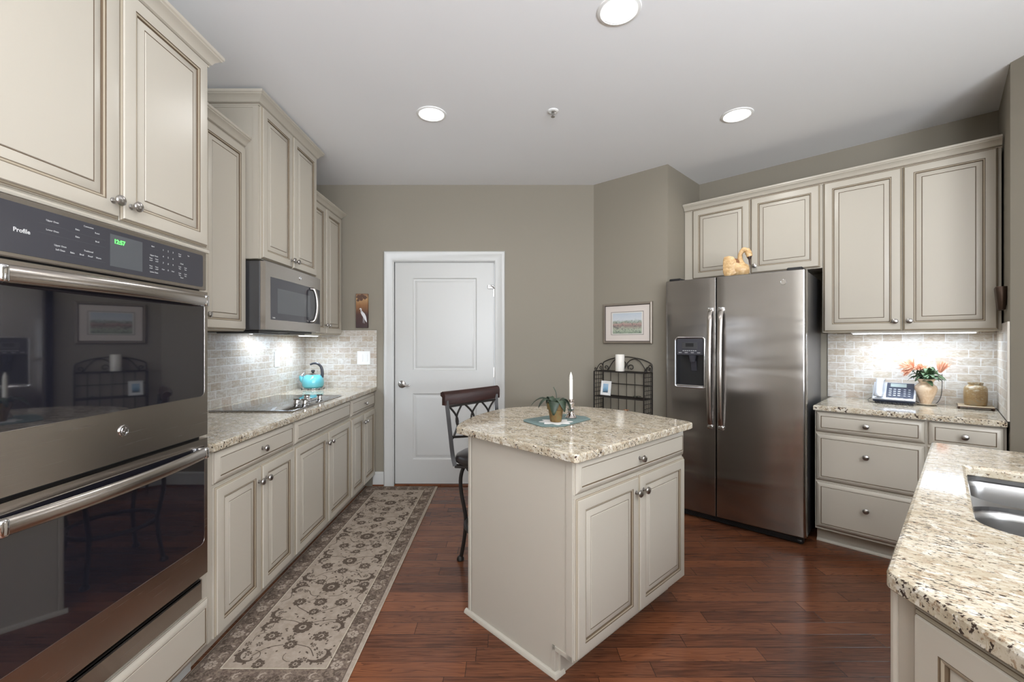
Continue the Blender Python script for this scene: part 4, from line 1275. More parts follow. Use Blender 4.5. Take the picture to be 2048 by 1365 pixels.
# ------------------------------------------------------------------ refrigerator
FA = math.radians(-42.5)
fr = thing('refrigerator', 'side-by-side stainless refrigerator with an ice and water dispenser', 'refrigerator', (1.2516, 3.401, 0), FA)
FW = .908
bm = B(); box(bm, .004, FW-.004, .078, .70, .041, 1.785, .006)
link('cabinet_body', bm, M['fside'], fr)
def grid_door(bm, x0, x1, z0, z1, hole=None, n=8, yb=.068, cen=FW/2, hw=FW/2, bow=.010, ra_=.016, rb_=.016):
    """door with bowed front and rounded vertical edges; hole cut for the dispenser"""
    def f(x):
        y = -bow*(1-((x-cen)/hw)**2)
        for e, s, re in ((x0, 1, ra_), (x1, -1, rb_)):
            d = (x-e)*s
            if d < re: y += re-math.sqrt(max(0, re*re-(re-d)**2))
        return y
    xs = set([x0+ra_*k for k in (0, .12, .35, .65, 1)]+[x1-rb_*k for k in (0, .12, .35, .65, 1)]+[x0+ra_+(x1-x0-ra_-rb_)*i/n for i in range(1, n)])
    if hole: xs |= {hole[0], hole[1]}
    xs = sorted(xs); zs = sorted({z0, z0+.004, z1-.004, z1} | ({hole[2], hole[3]} if hole else set()))
    ins = lambda z: .004 if (z == z0 or z == z1) else 0
    V = {}
    for i, x in enumerate(xs):
        for j, z in enumerate(zs): V[i, j] = bm.verts.new((x, f(x)+ins(z), z))
    for i in range(len(xs)-1):
        for j in range(len(zs)-1):
            if hole and xs[i] >= hole[0]-1e-6 and xs[i+1] <= hole[1]+1e-6 and zs[j] >= hole[2]-1e-6 and zs[j+1] <= hole[3]+1e-6: continue
            quadf(bm, (V[i, j], V[i+1, j], V[i+1, j+1], V[i, j+1]))
    nx, nz_ = len(xs)-1, len(zs)-1
    bk = {(i, j): bm.verts.new((xs[i], yb, zs[j])) for i in (0, nx) for j in (0, nz_)}
    quadf(bm, [V[0, j] for j in range(nz_+1)]+[bk[0, nz_], bk[0, 0]]); quadf(bm, [V[nx, j] for j in range(nz_+1)]+[bk[nx, nz_], bk[nx, 0]])
    quadf(bm, [V[i, 0] for i in range(nx+1)]+[bk[nx, 0], bk[0, 0]]); quadf(bm, [V[i, nz_] for i in range(nx+1)]+[bk[nx, nz_], bk[0, nz_]])
    quadf(bm, [bk[0, 0], bk[nx, 0], bk[nx, nz_], bk[0, nz_]])
    return f
H = (.086, .288, .985, 1.345)
bm = B(); f1 = grid_door(bm, 0, .369, .062, 1.786, H, rb_=.003); fd = link('freezer_door', bm, M['fsteel'], fr, smooth=30)
bm = B(); f2 = grid_door(bm, .377, FW, .062, 1.786, ra_=.003); rd = link('refrigerator_door', bm, M['fsteel'], fr, smooth=30)
bm = B(); box(bm, .369, .377, .02, .07, .062, 1.78); link('door_gasket', bm, M['dark'], fr, smooth=0)
for x, par, nm in ((.337, fd, 'handle'), (.409, rd, 'handle')):
    bm = B(); P = []
    for i in range(21):
        q = i/20; z = .705+(1.555-.705)*q
        P.append((x, -.012-.052*math.sin(PI*q)**.45 if 0 < q < 1 else -.006, z))
    tube(bm, P, .017, 12, flat=.55, up=(0, 1, 0))
    link(nm, bm, M['steel'], par)
    for z in (.700, 1.548):
        bm = B(); box(bm, x-.018, x+.018, -.030, .0, z-.008, z+.018, .004, seg=2); link('handle_cap', bm, M['chrome'], par)
# dispenser
bm = B(); x0, x1, z0, z1 = H
box(bm, x0, x1, .050, .060, z0, z1)                                   # back of the recess
box(bm, x0, x0+.006, -.004, .055, z0, z1); box(bm, x1-.006, x1, -.004, .055, z0, z1); box(bm, x0, x1, -.006, .055, z1-.010, z1); box(bm, x0, x1, -.006, .055, z0, z0+.010)
ds = link('dispenser', bm, M['dark'], fd, smooth=0)
bm = B(); box(bm, x0+.004, x1-.004, -.011, .02, z1-.125, z1-.002, .004); link('control_panel', bm, M['mwglass'], ds)
bm = B(); box(bm, x0+.045, x1-.045, -.0125, -.010, z1-.078, z1-.030, .001); link('keypad', bm, M['fside'], ds)
bm = B(); box(bm, x0+.072, x1-.072, -.0135, -.012, z1-.062, z1-.036); link('display', bm, M['dark'], ds)
bm = B()
for k in range(7): box(bm, x0+.05+k*.015, x0+.06+k*.015, -.0120, -.0110, z1-.094, z1-.090)
for k in range(4): box(bm, x0+.02+k*.045, x0+.042+k*.045, -.0120, -.0110, z1-.108, z1-.105)
link('panel_print', bm, M['print'], ds, smooth=0)
bm = B(); lathe(bm, [(0, 0), (.020, 0), (.026, .03), (.030, .05), (0, .05)], 18, Matrix.Translation(((x0+x1)/2+.01, .018, z1-.175)))
box(bm, -.022, .022, -.004, .004, -.085, .0, .004, mat=Matrix.Translation(((x0+x1)/2+.012, .030, z1-.165)) @ Matrix.Rotation(.25, 4, 'X')); link('paddle', bm, M['panelglass'], ds)
bm = B(); pl = round_corners([(x0-.006, z0-.006), (x1+.006, z0-.006), (x1+.006, z1+.006), (x0-.006, z1+.006)], [.014, .014, .02, .02], 5)
tube(bm, [(p[0], -.006, p[1]) for p in pl], .006, 8, closed=True); box(bm, x0, x1, -.012, .03, z0, z0+.012, .004); link('dispenser_trim', bm, M['chrome'], ds)
ge_badge(rd, .785, f2(.785), 1.712, .018)
bm = B(); box(bm, .02, FW-.02, .045, .10, .006, .058, .003)
for k in range(5): box(bm, .05, FW-.05, .040, .046, .012+k*.009, .016+k*.009)
link('base_grille', bm, M['dark'], fr, smooth=0)
bm = B()
for x in (.03, FW-.05): lathe(bm, [(0, -.012), (.018, -.012), (.020, 0), (.018, .012), (0, .012)], 16, Matrix.Translation((x+.01, .055, .0205)) @ Matrix.Rotation(PI/2, 4, 'Y'))
for x in (.03, FW-.05): lathe(bm, [(0, -.012), (.018, -.012), (.020, 0), (.018, .012), (0, .012)], 16, Matrix.Translation((x+.01, .62, .0205)) @ Matrix.Rotation(PI/2, 4, 'Y'))
link('roller', bm, M['dark'], fr)
bm = B(); box(bm, .02, .11, .02, .13, 1.7865, 1.806, .006); box(bm, FW-.11, FW-.02, .02, .13, 1.7865, 1.806, .006); link('hinge_cover', bm, M['dark'], fr)

# wooden swan on the refrigerator
fx = Vector((math.cos(FA), math.sin(FA))); fyv = Vector((-math.sin(FA), math.cos(FA)))
q = Vector((1.2516, 3.401))+fx*.488+fyv*.075
t = thing('swan_figurine', 'carved wooden swan with bowed neck sitting on the refrigerator', 'figurine', (q.x, q.y, 1.7875), FA+.10); t.scale = (.80, .80, 1.12)
a = NT('carved_tan_wood'); n = a.noise(a.mapping(a.obj(), (8, 8, 20)), 4, 4, .6, .8)
a.set(Base_Color=a.ramp(n, [(.3, srgb(176, 138, 92)), (.55, srgb(206, 172, 124)), (.75, srgb(224, 202, 164))]), Roughness=.4)
def loft(bm, secs, n=16, mi=0):
    """sections (x, cz, ry, rz): ellipse rings along x"""
    prev = None
    for x, cz, ry, rz in secs:
        ring = [bm.verts.new((x, ry*math.cos(2*PI*i/n), cz+rz*math.sin(2*PI*i/n))) for i in range(n)]
        if prev:
            for i in range(n): quadf(bm, (prev[i], prev[(i+1) % n], ring[(i+1) % n], ring[i]), mi)
        else: quadf(bm, ring[::-1], mi)
        prev = ring
    quadf(bm, prev, mi)
bm = B()
loft(bm, [(-.096, .058, .010, .045), (-.092, .058, .030, .058), (-.07, .058, .046, .058), (-.03, .055, .055, .055), (.02, .044, .055, .044), (.06, .040, .045, .040), (.085, .036, .028, .034), (.098, .034, .008, .018)])
P = catmull([(.050, 0, .050), (.030, 0, .085), (.022, 0, .120), (.032, 0, .150), (.055, 0, .164), (.078, 0, .155), (.094, 0, .136), (.098, 0, .118)], 5)
tube(bm, P, [.030-.013*min(1, i/12)+(.007 if i > 24 else 0) for i in range(len(P))], 12)
link('body', bm, a.m, t, smooth=60)
for s in (-1, 1):
    bm = B(); loft(bm, [(-.106, .066, .004, .040), (-.096, .066, .008, .060), (-.06, .066, .011, .064), (-.022, .064, .010, .058), (.000, .056, .003, .038)], 12)
    for v in bm.verts: v.co.y += s*(.050-.10*abs(v.co.x+.04))
    link('wing', bm, a.m, t, smooth=60)
bm = B(); loft(bm, [(-.075, .085, .010, .020), (-.05, .088, .034, .030), (-.01, .085, .040, .030), (.02, .078, .030, .028), (.035, .07, .008, .01)], 14)
link('back_feathers', bm, flat('brown_stained_wood', srgb(128, 86, 54), .45), t, smooth=60)
bm = B(); tube(bm, catmull([(.096, 0, .118), (.098, 0, .100), (.100, 0, .080), (.103, 0, .066)], 4), [.018, .017, .015, .012, .0085, .008, .008, .007, .007, .006, .005, .004, .003], 10)
link('beak', bm, flat('dark_brown_beak', srgb(58, 40, 32), .4), t, smooth=60)

# ------------------------------------------------------------------ cabinets on the diagonal wall
UT = .327      # body depth of the uppers
def ncab(name, s0, s1, t_, z0, z1, label, cat='cabinet'):
    p = NP(s0, t_); return thing(name, label, cat, (p.x, p.y, 0), NROT)
t = ncab('wall_cabinet', .004, .972, UT, 1.84, 2.436, 'short two-door cream wall cabinet above the refrigerator')
W = .967; D = UT-.004
bm = B(); box(bm, 0, W, 0, D, 1.84, 2.436); link('body', bm, M['cab'], t, smooth=0)
box_l = (.072, .510, .513, .955)
crown(t, [(.0, 0), (.968, 0)], 2.424)
door_front(t, .070, .5115, 1.846, 2.428, knob=(.478, 1.90)); door_front(t, .5145, .956, 1.846, 2.428, knob=(.548, 1.90))
t = ncab('wall_cabinet', .973, 1.806, UT, 1.385, 2.436, 'tall two-door cream wall cabinet above the phone and vase')
W = .832
bm = B(); box(bm, 0, W, 0, D, 1.385, 2.436); box(bm, .015, W-.015, .018, D-.005, 1.3845, 1.386, mi=1); link('body', bm, [M['cab'], M['cabin']], t, smooth=0)
crown(t, [(-.001, 0), (.834, 0)], 2.424)
door_front(t, .006, .4145, 1.390, 2.428, knob=(.382, 1.45)); door_front(t, .4175, W-.012, 1.390, 2.428, knob=(.450, 1.45))
# lit strip under the tall one
p = NP(1.42, .22)
t = thing('under_cabinet_light', 'long lit under-cabinet light above the telephone and flowers', 'light', (p.x, p.y, 1.3735), NROT)
bm = B(); box(bm, -.30, .30, -.03, .03, .003, .0110, .002); link('housing', bm, M['white'], t)
bm = B(); box(bm, -.29, .29, -.02, .02, -.001, .003); link('lens', bm, M['led'], t, smooth=0)
area_light('under_cabinet_glow', (0, 0, -.004), (0, 0, 0), .56, .04, 3.6, (.72, .85, 1.0), parent=t)
# base units
BT = .598
def dstack(s0, s1, label, fronts):
    p = NP(s0, BT); t = thing('base_cabinet', label, 'cabinet', (p.x, p.y, 0), NROT); W = s1-s0
    bm = B(); box(bm, 0, W, 0, BT-.004, .098, .874); box(bm, 0, W, .065, BT-.004, 0, .098); link('body', bm, M['cab'], t, smooth=0)
    for (x0, x1, z0, z1, kx, kz) in fronts: door_front(t, x0, x1, z0, z1, DRAWER_RINGS, 'drawer', (kx, kz))
    shoe(t, [(0, .065), (W, .065)])
    return t
dstack(.976, 1.501, 'cream three-drawer base cabinet next to the refrigerator', [(.006, .522, .735, .866, .262, .800), (.006, .522, .420, .722, .262, .612), (.006, .522, .112, .408, .262, .285)])
tt = dstack(1.502, 1.806, 'cream base cabinet at the niche end, half hidden by the sink counter', [(.008, .296, .735, .866, .153, .800)])
door_front(tt, .008, .296, .112, .722, knob=(.262, .66))
k_ = math.sqrt(.5)
bm = B(); pts = [NP(.972, .002), NP(.972, .640), NP(1.806, .640), NP(1.806, .002)]
slab(bm, [(p.x, p.y) for p in pts], .875, .908, .007)
tag(link('granite_countertop', bm, M['granite'], smooth=0), 'short granite countertop in the niche holding phone, vase and jar', 'countertop')
p = NP(.955, 0)
bs = thing('tile_backsplash', 'pale tile backsplash behind the telephone and flowers', 'backsplash', (p.x, p.y, .908), NROT)
bm = B(); box(bm, 0, .855, -.0095, -.0015, .0005, .475); link('tile_panel', bm, M['tile'], bs, smooth=0)
sp_ = link('tile_panel', (lambda b: (box(b, 0, .640, -.0075, .0, .0005, .515), b)[1])(B()), M['tile'], bs, smooth=0)
# the return wall of the niche: local frame of bs, wall plane at s = 1.814
sp_.location = (1.8145-.955-.0015, -.002, 0); sp_.rotation_euler = (0, 0, -PI/2)
bm = B(); box(bm, 1.8145-.955-.010, 1.8145-.955-.0015, -.652, -.6422, .0005, .5165); link('edge_trim', bm, M['cab'], bs, smooth=0)

# bronze wall ornament above the niche tiles
p = NP(1.8125, .47)
t = thing('wall_sconce', 'small dark bronze fluted ornament on the niche side wall', 'ornament', (p.x, p.y, 1.555), NROT-PI/2)
for k, (x, tilt) in enumerate(((-.028, .14), (.030, -.04))):
    bm = B(); prev = None
    mr = Matrix.Translation((x, -.018, 0)) @ Matrix.Rotation(tilt, 4, 'Y')
    lathe(bm, [(0, -.062), (.013, -.062), (.015, -.058), (.026, .058), (.024, .064), (.020, .058), (0, .050)], 14, mr)
    link('fluted_cone', bm, M['bronze'], t)
bm = B(); box(bm, -.035, .035, -.006, .0, -.04, .04, .004); link('wall_plate', bm, M['bronze'], t)

# ------------------------------------------------------------------ things on the niche counter
CT = .9083
ph_ = thing('desk_telephone', 'silver and dark blue corded desk telephone on granite', 'telephone', (2.628, 2.950, CT), NROT)
sil = flat('silver_plastic', srgb(196, 200, 208), .3, .4); navy = flat('dark_blue_grey_plastic', srgb(50, 56, 72), .35)
TL = Matrix.Translation((0, 0, .060)) @ Matrix.Rotation(math.radians(33), 4, 'X')
bm = B(); box(bm, -.095, .095, -.085, .070, 0, .012, .003); box(bm, -.07, .07, .03, .060, .010, .072, .003); link('desk_stand', bm, M['dark'], ph_)
bm = B(); box(bm, -.105, .105, -.095, .085, 0, .022, .006, mat=TL, seg=2); link('base', bm, navy, ph_)
bm = B(); box(bm, -.108, .108, -.098, .088, .020, .030, .004, mat=TL, seg=2); link('face_plate', bm, sil, ph_)
bm = B(); box(bm, -.038, .098, -.082, .080, .0295, .0325, .002, mat=TL); pk = link('key_plate', bm, navy, ph_)
bm = B(); box(bm, -.020, .062, .032, .070, .032, .036, .002, mat=TL); link('display', bm, flat('grey_lcd', srgb(150, 162, 160), .25), ph_)
for i in range(4):
    for j in range(3):
        bm = B(); x = -.018+.022*j; y = .006-.022*i
        box(bm, x-.007, x+.007, y-.0045, y+.0045, .032, .0365, .0015, mat=TL); link('key', bm, sil, ph_)
for i in range(4):
    for j in range(2):
        bm = B(); x = .054+.022*j; y = .006-.022*i
        box(bm, x-.006, x+.006, y-.0028, y+.0028, .032, .0355, .001, mat=TL); link('key', bm, sil, ph_)
bm = B(); P = [(-.074, .084, .044), (-.074, .070, .060), (-.074, .03, .066), (-.074, -.03, .066), (-.074, -.07, .060), (-.074, -.092, .044)]
tube(bm, [TL @ Vector(q) for q in catmull(P, 4)], [.024, .026, .026, .024, .022]+[.020]*11+[.022, .024, .026, .026, .024], 12, flat=.6, up=(0, 0, 1))
link('handset', bm, sil, ph_)
bm = B(); P = []
n = 300
for i in range(n+1):
    q = i/n; x = -.085+.185*q; y = -.118-.012*math.sin(3*q); a_ = q*2*PI*26
    P.append((x, y+.006*math.cos(a_), .0075+.006*math.sin(a_)))
tube(bm, P, .0017, 5); link('coiled_cord', bm, M['dark'], ph_)
bm = B(); tube(bm, catmull([(-.10, .06, .03), (-.135, .03, .012), (-.13, -.04, .0035), (-.10, -.09, .0035), (-.085, -.115, .006)], 6), .0018, 6)
link('line_cord', bm, M['dark'], ph_)
bm = B(); tube(bm, catmull([(.10, .05, .02), (.13, .03, .004), (.165, .05, .003), (.20, .09, .006), (.222, .105, .05), (.228, .112, .12), (.228, .114, .20)], 6), .0018, 6)
link('line_cord', bm, M['dark'], ph_)
VS = NP(1.492, .125)
t = thing('flower_saucer', 'small pale saucer under the cream vase', 'saucer', (VS.x, VS.y, CT)); t.scale = (.78, .78, 1)
bm = B(); lathe(bm, [(0, .0), (.045, 0), (.060, .004), (.068, .009), (.066, .0105), (.045, .006), (0, .006)], 36); link('plate', bm, flat('pale_stone', srgb(206, 196, 178), .3), t)
t = thing('flower_vase', 'peach-cream urn vase with flared rim holding flowers', 'vase', (VS.x, VS.y, CT+.0066)); t.scale = (.80, .80, 1)
a = NT('peach_marbled_ceramic'); n = a.noise(a.obj(), 26, 5, .6, 1.2); a.set(Base_Color=a.ramp(n, [(.35, srgb(214, 184, 152)), (.6, srgb(228, 206, 180))]), Roughness=.25)
bm = B(); lathe(bm, [(0, 0), (.032, 0), (.034, .004), (.036, .012), (.050, .045), (.066, .085), (.070, .102), (.064, .118), (.048, .130), (.042, .138), (.048, .150), (.062, .160), (.064, .164), (.058, .163), (.038, .140), (.04, .10), (0, .05)], 40); link('vase_body', bm, a.m, t)
t = thing('flower_arrangement', 'coral spiky blooms and green leaves in the cream vase', 'flowers', (VS.x, VS.y, CT+.155))
gl = NT('green_flower_leaf'); n = gl.noise(gl.obj(), 30, 3); gl.set(Base_Color=gl.ramp(n, [(.3, srgb(36, 58, 36)), (.7, srgb(80, 106, 70))]), Roughness=.5)
bm = B(); rq = random.Random(5)
for i in range(44):
    az = rq.uniform(0, 6.28); kk = 1-.45*max(0, math.cos(az-PI/4)); leaf3(bm, (rq.uniform(-.02, .0), rq.uniform(-.02, .0), rq.uniform(-.01, .03)), az, kk*rq.uniform(.05, .115), rq.uniform(.010, .019), rq.uniform(.02, .07), rq.uniform(-.1, .4))
o = solid(link('leaves', bm, gl.m, t, smooth=60))
kx = (math.cos(NROT), math.sin(NROT))
bm = B()
HD = ((-.085, .085, 1.9), (-.045, .080, 1.2), (.065, .085, .5))
for dx, dz, _ in HD: tube(bm, catmull([(0, 0, -.06), (dx*.3*kx[0], dx*.3*kx[1], .02), (dx*kx[0], dx*kx[1], dz)], 5), .0025, 6)
link('stem', bm, gl.m, t)
cor = flat('coral_petal', srgb(218, 156, 128), .6)
def bloom(c, ax, n, L, w, spread, seed):
    r = random.Random(seed); bm = B(); ax = Vector(ax).normalized(); q = ax.to_track_quat('Z', 'Y')
    for i in range(n):
        th = r.uniform(0, spread); az = r.uniform(0, 6.28); d = q @ Vector((math.sin(th)*math.cos(az), math.sin(th)*math.sin(az), math.cos(th)))
        l = L*r.uniform(.6, 1); b = Vector(c)+d*L*.12
        tube(bm, catmull([b, b+d*l*.5+Vector((0, 0, .003)), b+d*l], 3), [w*.5, w*.8, w, w, w*.8, w*.5, w*.15], 5)
    link('bloom', bm, cor, t, smooth=60)
bloom((-.058*kx[0]-.02, -.058*kx[1]-.02, .080), (-.8*kx[0], -.8*kx[1], .30), 130, .072, .0042, 1.35, 1)
bloom((-.022*kx[0]-.015, -.022*kx[1]-.015, .072), (-.1*kx[0], -.1*kx[1], .7), 90, .045, .0045, 1.45, 2)
bloom((.062*kx[0], .062*kx[1], .050), (.30*kx[0], .30*kx[1], 1), 80, .080, .0035, .50, 3)
JP = NP(1.712, .125)
t = thing('trivet', 'low dark metal trivet with a tile top under the jar', 'trivet', (JP.x, JP.y, CT), NROT); t.scale = (.90, .90, 1)
bm = B(); box(bm, -.085, .085, -.085, .085, .014, .020, .002); link('tile_top', bm, flat('tan_tile', srgb(176, 158, 130), .4), t)
bm = B()
for sx in (-1, 1):
    for sy in (-1, 1): lathe(bm, [(0, 0), (.005, 0), (.005, .013), (0, .014)], 8, Matrix.Translation((sx*.080, sy*.080, 0)))
tube(bm, [(-.087, -.087, .014), (.087, -.087, .014), (.087, .087, .014), (-.087, .087, .014)], .0025, 6, closed=True)
link('metal_frame', bm, M['bronze'], t)
t = thing('stoneware_jar', 'mottled brown stoneware jar on the metal trivet', 'jar', (JP.x, JP.y, CT+.0205)); t.scale = (.74, .74, 1)
a = NT('brown_salt_glaze'); c = a.sep(a.obj()); n = a.noise(a.mapping(a.obj(), (1, 1, 2.5)), 16, 5, .65, 1.4)
a.set(Base_Color=a.ramp(a.math('ADD', a.math('MULTIPLY', n, .8), a.math('MULTIPLY', c[2], 1.2)), [(.3, srgb(138, 126, 104)), (.44, srgb(148, 124, 88)), (.52, srgb(132, 106, 70)), (.60, srgb(158, 146, 122)), (.75, srgb(172, 166, 148))]), Roughness=.35)
bm = B(); lathe(bm, [(0, 0), (.062, 0), (.066, .004), (.070, .03), (.071, .075), (.069, .103), (.060, .117), (.044, .124), (.043, .130), (.047, .135), (.047, .140), (.041, .140), (.038, .128), (.06, .10), (.06, .01), (0, .008)], 40); link('jar_body', bm, a.m, t)

# ------------------------------------------------------------------ sink peninsula
A_, B__, C_, D_ = (.690, -1.20), (.690, .792), (1.757, 1.8025), (2.597, .9625)
E_ = (2.597, -1.20)
poly = round_corners([A_, B__, C_, D_, E_], [0, .035, .012, 0, 0], 6)
Q = Vector(C_); vv = Vector((-.7071, -.7071)); uu = Vector((.7071, -.7071))
def QP(u, v): return Q+uu*u+vv*v
hole = round_corners([QP(.088, .395), QP(.088, 1.085), QP(.515, 1.085), QP(.515, .395)], [.012, .085, .085, .012], 8)
bm = B(); slab(bm, [(p.x, p.y) for p in poly], .875, .908, .009, holes=[[(p.x, p.y) for p in hole]])
tag(link('granite_countertop', bm, M['granite'], smooth=0), 'granite sink counter jutting in at lower right', 'countertop')
# stainless double bowl sink, hung below the stone
t = thing('kitchen_sink', 'undermount stainless double-bowl sink in the granite counter', 'sink', (Q.x, Q.y, 0), math.atan2(vv.y, vv.x))
# local: x = v (toward camera), y = -u  (since +90deg from v is (.7071,-.7071)=uu) -> y = u
def bowl(x0, x1, y0, y1, rad, zr, zd):
    bm = B(); out = round_corners([(x0, y0), (x1, y0), (x1, y1), (x0, y1)], rad, 8)
    ar = sum(out[i-1].x*out[i].y-out[i].x*out[i-1].y for i in range(len(out)))
    if ar < 0: out.reverse()
    rings = []
    for ins, z in ((0, zr), (.004, zr-.006), (.008, zr-.02), (.014, zd+.05), (.024, zd+.02), (.045, zd+.004), (.075, zd)):
        rings.append([bm.verts.new((p.x, p.y, z)) for p in offset_poly(out, ins)])
    for a, b in zip(rings[:-1], rings[1:]):
        for i in range(len(a)): quadf(bm, (a[i], a[(i+1) % len(a)], b[(i+1) % len(a)], b[i]))
    quadf(bm, rings[-1])
    o = link('bowl', bm, M['ssteel'], t, smooth=40)
    m = o.modifiers.new('s', 'SOLIDIFY'); m.thickness = .002; m.offset = 1 
    bm = B(); cxx, cyy = (x0+x1)/2, (y0+y1)/2
    lathe(bm, [(0, .0), (.036, .0), (.044, .003), (.046, .006), (.038, .006), (.03, .003), (0, .003)], 24, Matrix.Translation((cxx, cyy, zd+.002))); link('drain', bm, M['chrome'], t)
    return out
ra = [.09]*4
o1 = bowl(.385, .715, .080, .530, [.05, .10, .10, .05], .862, .665)
o2 = bowl(.735, 1.092, .078, .530, [.10, .10, .10, .10], .862, .665)
bm = B()
slab(bm, [(.365, .058), (1.115, .058), (1.115, .552), (.365, .552)], .8605, .8735, 0, holes=[[(p.x, p.y) for p in o1], [(p.x, p.y) for p in o2]])
link('rim', bm, M['ssteel'], t, smooth=0)
# cabinet carcass below
t = thing('sink_cabinet', 'cream sink cabinet below the granite counter at lower right', 'cabinet', (.720, .757, 0), -PI/2)
def wloc(x, y): return (-(y-.757), x-.720)   # world -> local for rz=-90
outer = [(.720, -1.18), (.720, .808), (1.750, 1.783), (2.590, .9435), (2.590, -1.18)]
inner = [(.745, -1.155), (.745, .795), (1.750, 1.748), (2.565, .933), (2.565, -1.155)]
bm = B()
lo = [wloc(*p) for p in outer]; li = [wloc(*p) for p in inner]
for z0, z1 in ((.098, .873),):
    n = len(lo)
    for i in range(n):
        j = (i+1) % n
        vs = [bm.verts.new((p[0], p[1], z)) for z in (z0, z1) for p in (lo[i], lo[j], li[j], li[i])]
        for f in ((0, 1, 5, 4), (1, 2, 6, 5), (2, 3, 7, 6), (3, 0, 4, 7), (0, 3, 2, 1), (4, 5, 6, 7)): quadf(bm, [vs[k] for k in f])
toe = [wloc(*p) for p in [(.790, -1.15), (.790, .76), (1.750, 1.70), (2.58, .87), (2.58, -1.15)]]
prism(bm, toe, 0, .098)
link('body', bm, M['cab'], t, smooth=0)
bm = B(); box(bm, -.040, -.006, -.004, 0, .098, .868, .002); lathe(bm, [(.008, .10), (.008, .866)], 10, Matrix.Translation((-.046, -.001, 0))); link('corner_stile', bm, M['cab'], t)
door_front(t, .0, .455, .112, .862, knob=(.42, .80)); door_front(t, .459, .914, .112, .862, knob=(.494, .80))
door_front(t, .918, 1.40, .112, .862, knob=(1.36, .80)); door_front(t, 1.404, 1.90, .112, .862, knob=(1.44, .80))

# ------------------------------------------------------------------ kettle on its trivet
KP = (-1.672, 3.820)
t = thing('kettle_trivet', 'thin chrome trivet with black feet under the kettle', 'trivet', (KP[0], KP[1], .9083))
bm = B(); tube(bm, [(.088*math.cos(q), .088*math.sin(q), .008) for q in [2*PI*i/36 for i in range(36)]], .0028, 6, closed=True)
for q in (0, PI/3, 2*PI/3): tube(bm, [(-.088*math.cos(q), -.088*math.sin(q), .008), (.088*math.cos(q), .088*math.sin(q), .008)], .0022, 6)
link('wire_frame', bm, M['chrome'], t)
for k in range(6):
    bm = B(); lathe(bm, [(0, 0), (.006, 0), (.007, .006), (.004, .010), (0, .0105)], 10, Matrix.Translation((.088*math.cos(k*PI/3+.5), .088*math.sin(k*PI/3+.5), 0))); link('foot', bm, M['dark'], t)
t = thing('tea_kettle', 'turquoise enamel tea kettle with black handle in the corner', 'kettle', (KP[0], KP[1], .9195), .15); t.scale = (.86, .86, .88)
teal = NT('turquoise_enamel'); n = teal.noise(teal.obj(), 3, 2); teal.set(Base_Color=teal.mix(n, srgb(84, 168, 180), srgb(104, 184, 194)), Roughness=.12)
teal.p.inputs['Coat Weight'].default_value = .5
bm = B(); lathe(bm, [(0, 0), (.080, 0), (.092, .004), (.102, .024), (.105, .056), (.100, .090), (.085, .116), (.062, .129), (.058, .130), (0, .132)], 44)
P = catmull([(-.060, 0, .050), (-.098, 0, .074), (-.112, 0, .102), (-.108, 0, .118)], 5); tube(bm, P, [.036, .034, .032, .030, .028, .027, .026, .025, .024, .023, .023, .022, .022, .021, .021, .021][:len(P)], 14)
link('kettle_body', bm, teal.m, t, smooth=50)
bm = B(); lathe(bm, [(.060, .1295), (.058, .134), (.040, .144), (.020, .148), (0, .149)], 36); link('lid', bm, M['chrome'], t)
bm = B(); lathe(bm, [(0, .147), (.010, .147), (.011, .153), (.019, .159), (.019, .168), (.013, .176), (0, .177)], 20); link('lid_knob', bm, M['dark'], t)
bm = B(); tube(bm, catmull([(-.108, 0, .116), (-.100, 0, .134), (-.085, 0, .150)], 4), [.022, .020, .018, .016, .012, .010, .008, .006, .004], 12); box(bm, -.082, -.074, -.004, .004, .146, .158, .002)
link('whistle', bm, M['chrome'], t)
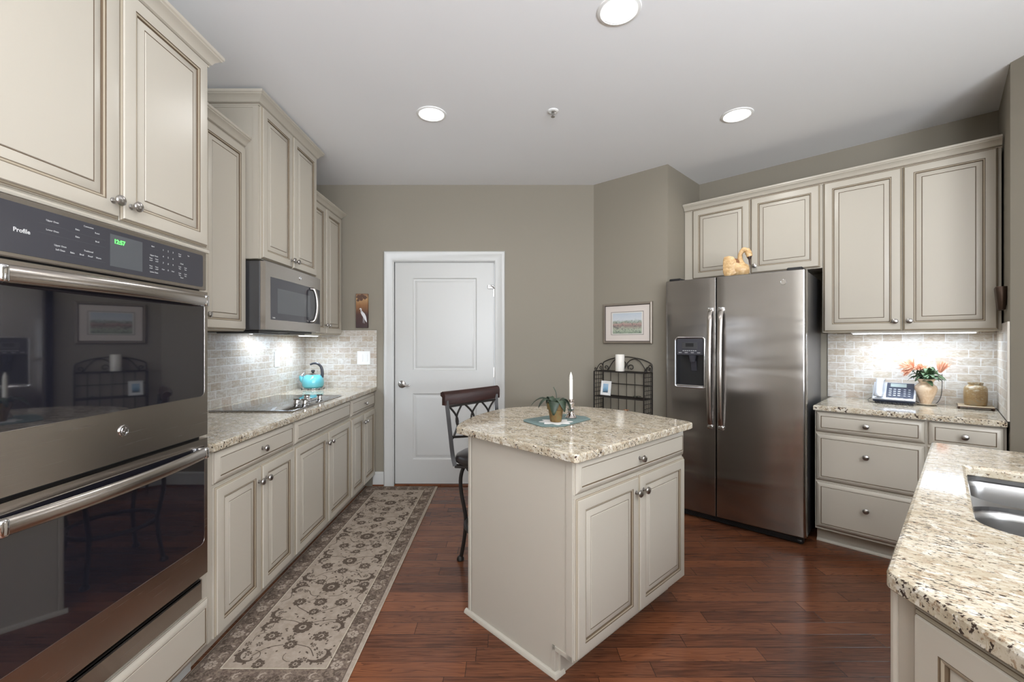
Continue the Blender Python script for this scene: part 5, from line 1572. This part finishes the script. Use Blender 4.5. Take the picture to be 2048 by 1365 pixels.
bm = B(); P = catmull([(.086, 0, .100), (.090, 0, .150), (.078, 0, .205), (.045, 0, .236), (.005, 0, .240), (-.028, 0, .228)], 6)
tube(bm, P, [.017-.008*(i/(len(P)-1)) for i in range(len(P))], 10, flat=.65, up=(0, 1, 0)); link('handle', bm, flat('charcoal_bakelite', (.022, .022, .028, 1), .3), t)

# ------------------------------------------------------------------ ceiling fixtures
def can(x, y, label, power=16, group=None):
    t = thing('recessed_light', label, 'ceiling light', (x, y, CEIL_Z), 0, group)
    bm = B(); lathe(bm, [(.076, -.0), (.094, -.0), (.092, -.004), (.080, -.007), (.076, -.005)], 40, cap=False); link('trim_ring', bm, M['white'], t)
    bm = B(); lathe(bm, [(0, -.012), (.045, -.011), (.070, -.007), (.0765, -.001), (0, -.0005)], 40); link('lens', bm, M['lamp'], t)
    area_light('downlight', (0, 0, -.018), (0, 0, 0), .14, .14, power, (1.0, .985, .965), 165, 'DISK', parent=t)
CANP = 4.0
can(.495, 1.891, 'lit recessed ceiling light nearest the camera', CANP, 'recessed ceiling lights')
can(-.4595, 2.754, 'lit recessed ceiling light over the aisle, left of the sprinkler', CANP, 'recessed ceiling lights')
can(1.470, 2.766, 'lit recessed ceiling light near the refrigerator, right of the sprinkler', CANP, 'recessed ceiling lights')
for x, y in ((-.25, .45), (1.55, .35), (-.4, -1.4), (1.4, -1.4)):  # unseen downlights added behind the camera as soft overhead fill
    can(x, y, 'lit recessed ceiling light behind the camera', CANP, 'ceiling lights behind the camera')
t = thing('fire_sprinkler', 'small white ceiling fire sprinkler between the recessed lights', 'sprinkler', (.301, 2.718, CEIL_Z))
bm = B(); lathe(bm, [(0, 0), (.034, 0), (.033, -.004), (.022, -.008), (.014, -.004), (0, -.004)], 30); link('escutcheon', bm, M['white'], t)
bm = B()
for s in (-1, 1): tube(bm, [(s*.006, 0, -.004), (s*.008, 0, -.022), (0, 0, -.034)], .002, 6)
lathe(bm, [(0, -.034), (.012, -.036), (.012, -.038), (0, -.038)], 16); lathe(bm, [(0, -.004), (.003, -.004), (.003, -.032), (0, -.033)], 8)
link('sprinkler_head', bm, M['nickel'], t)
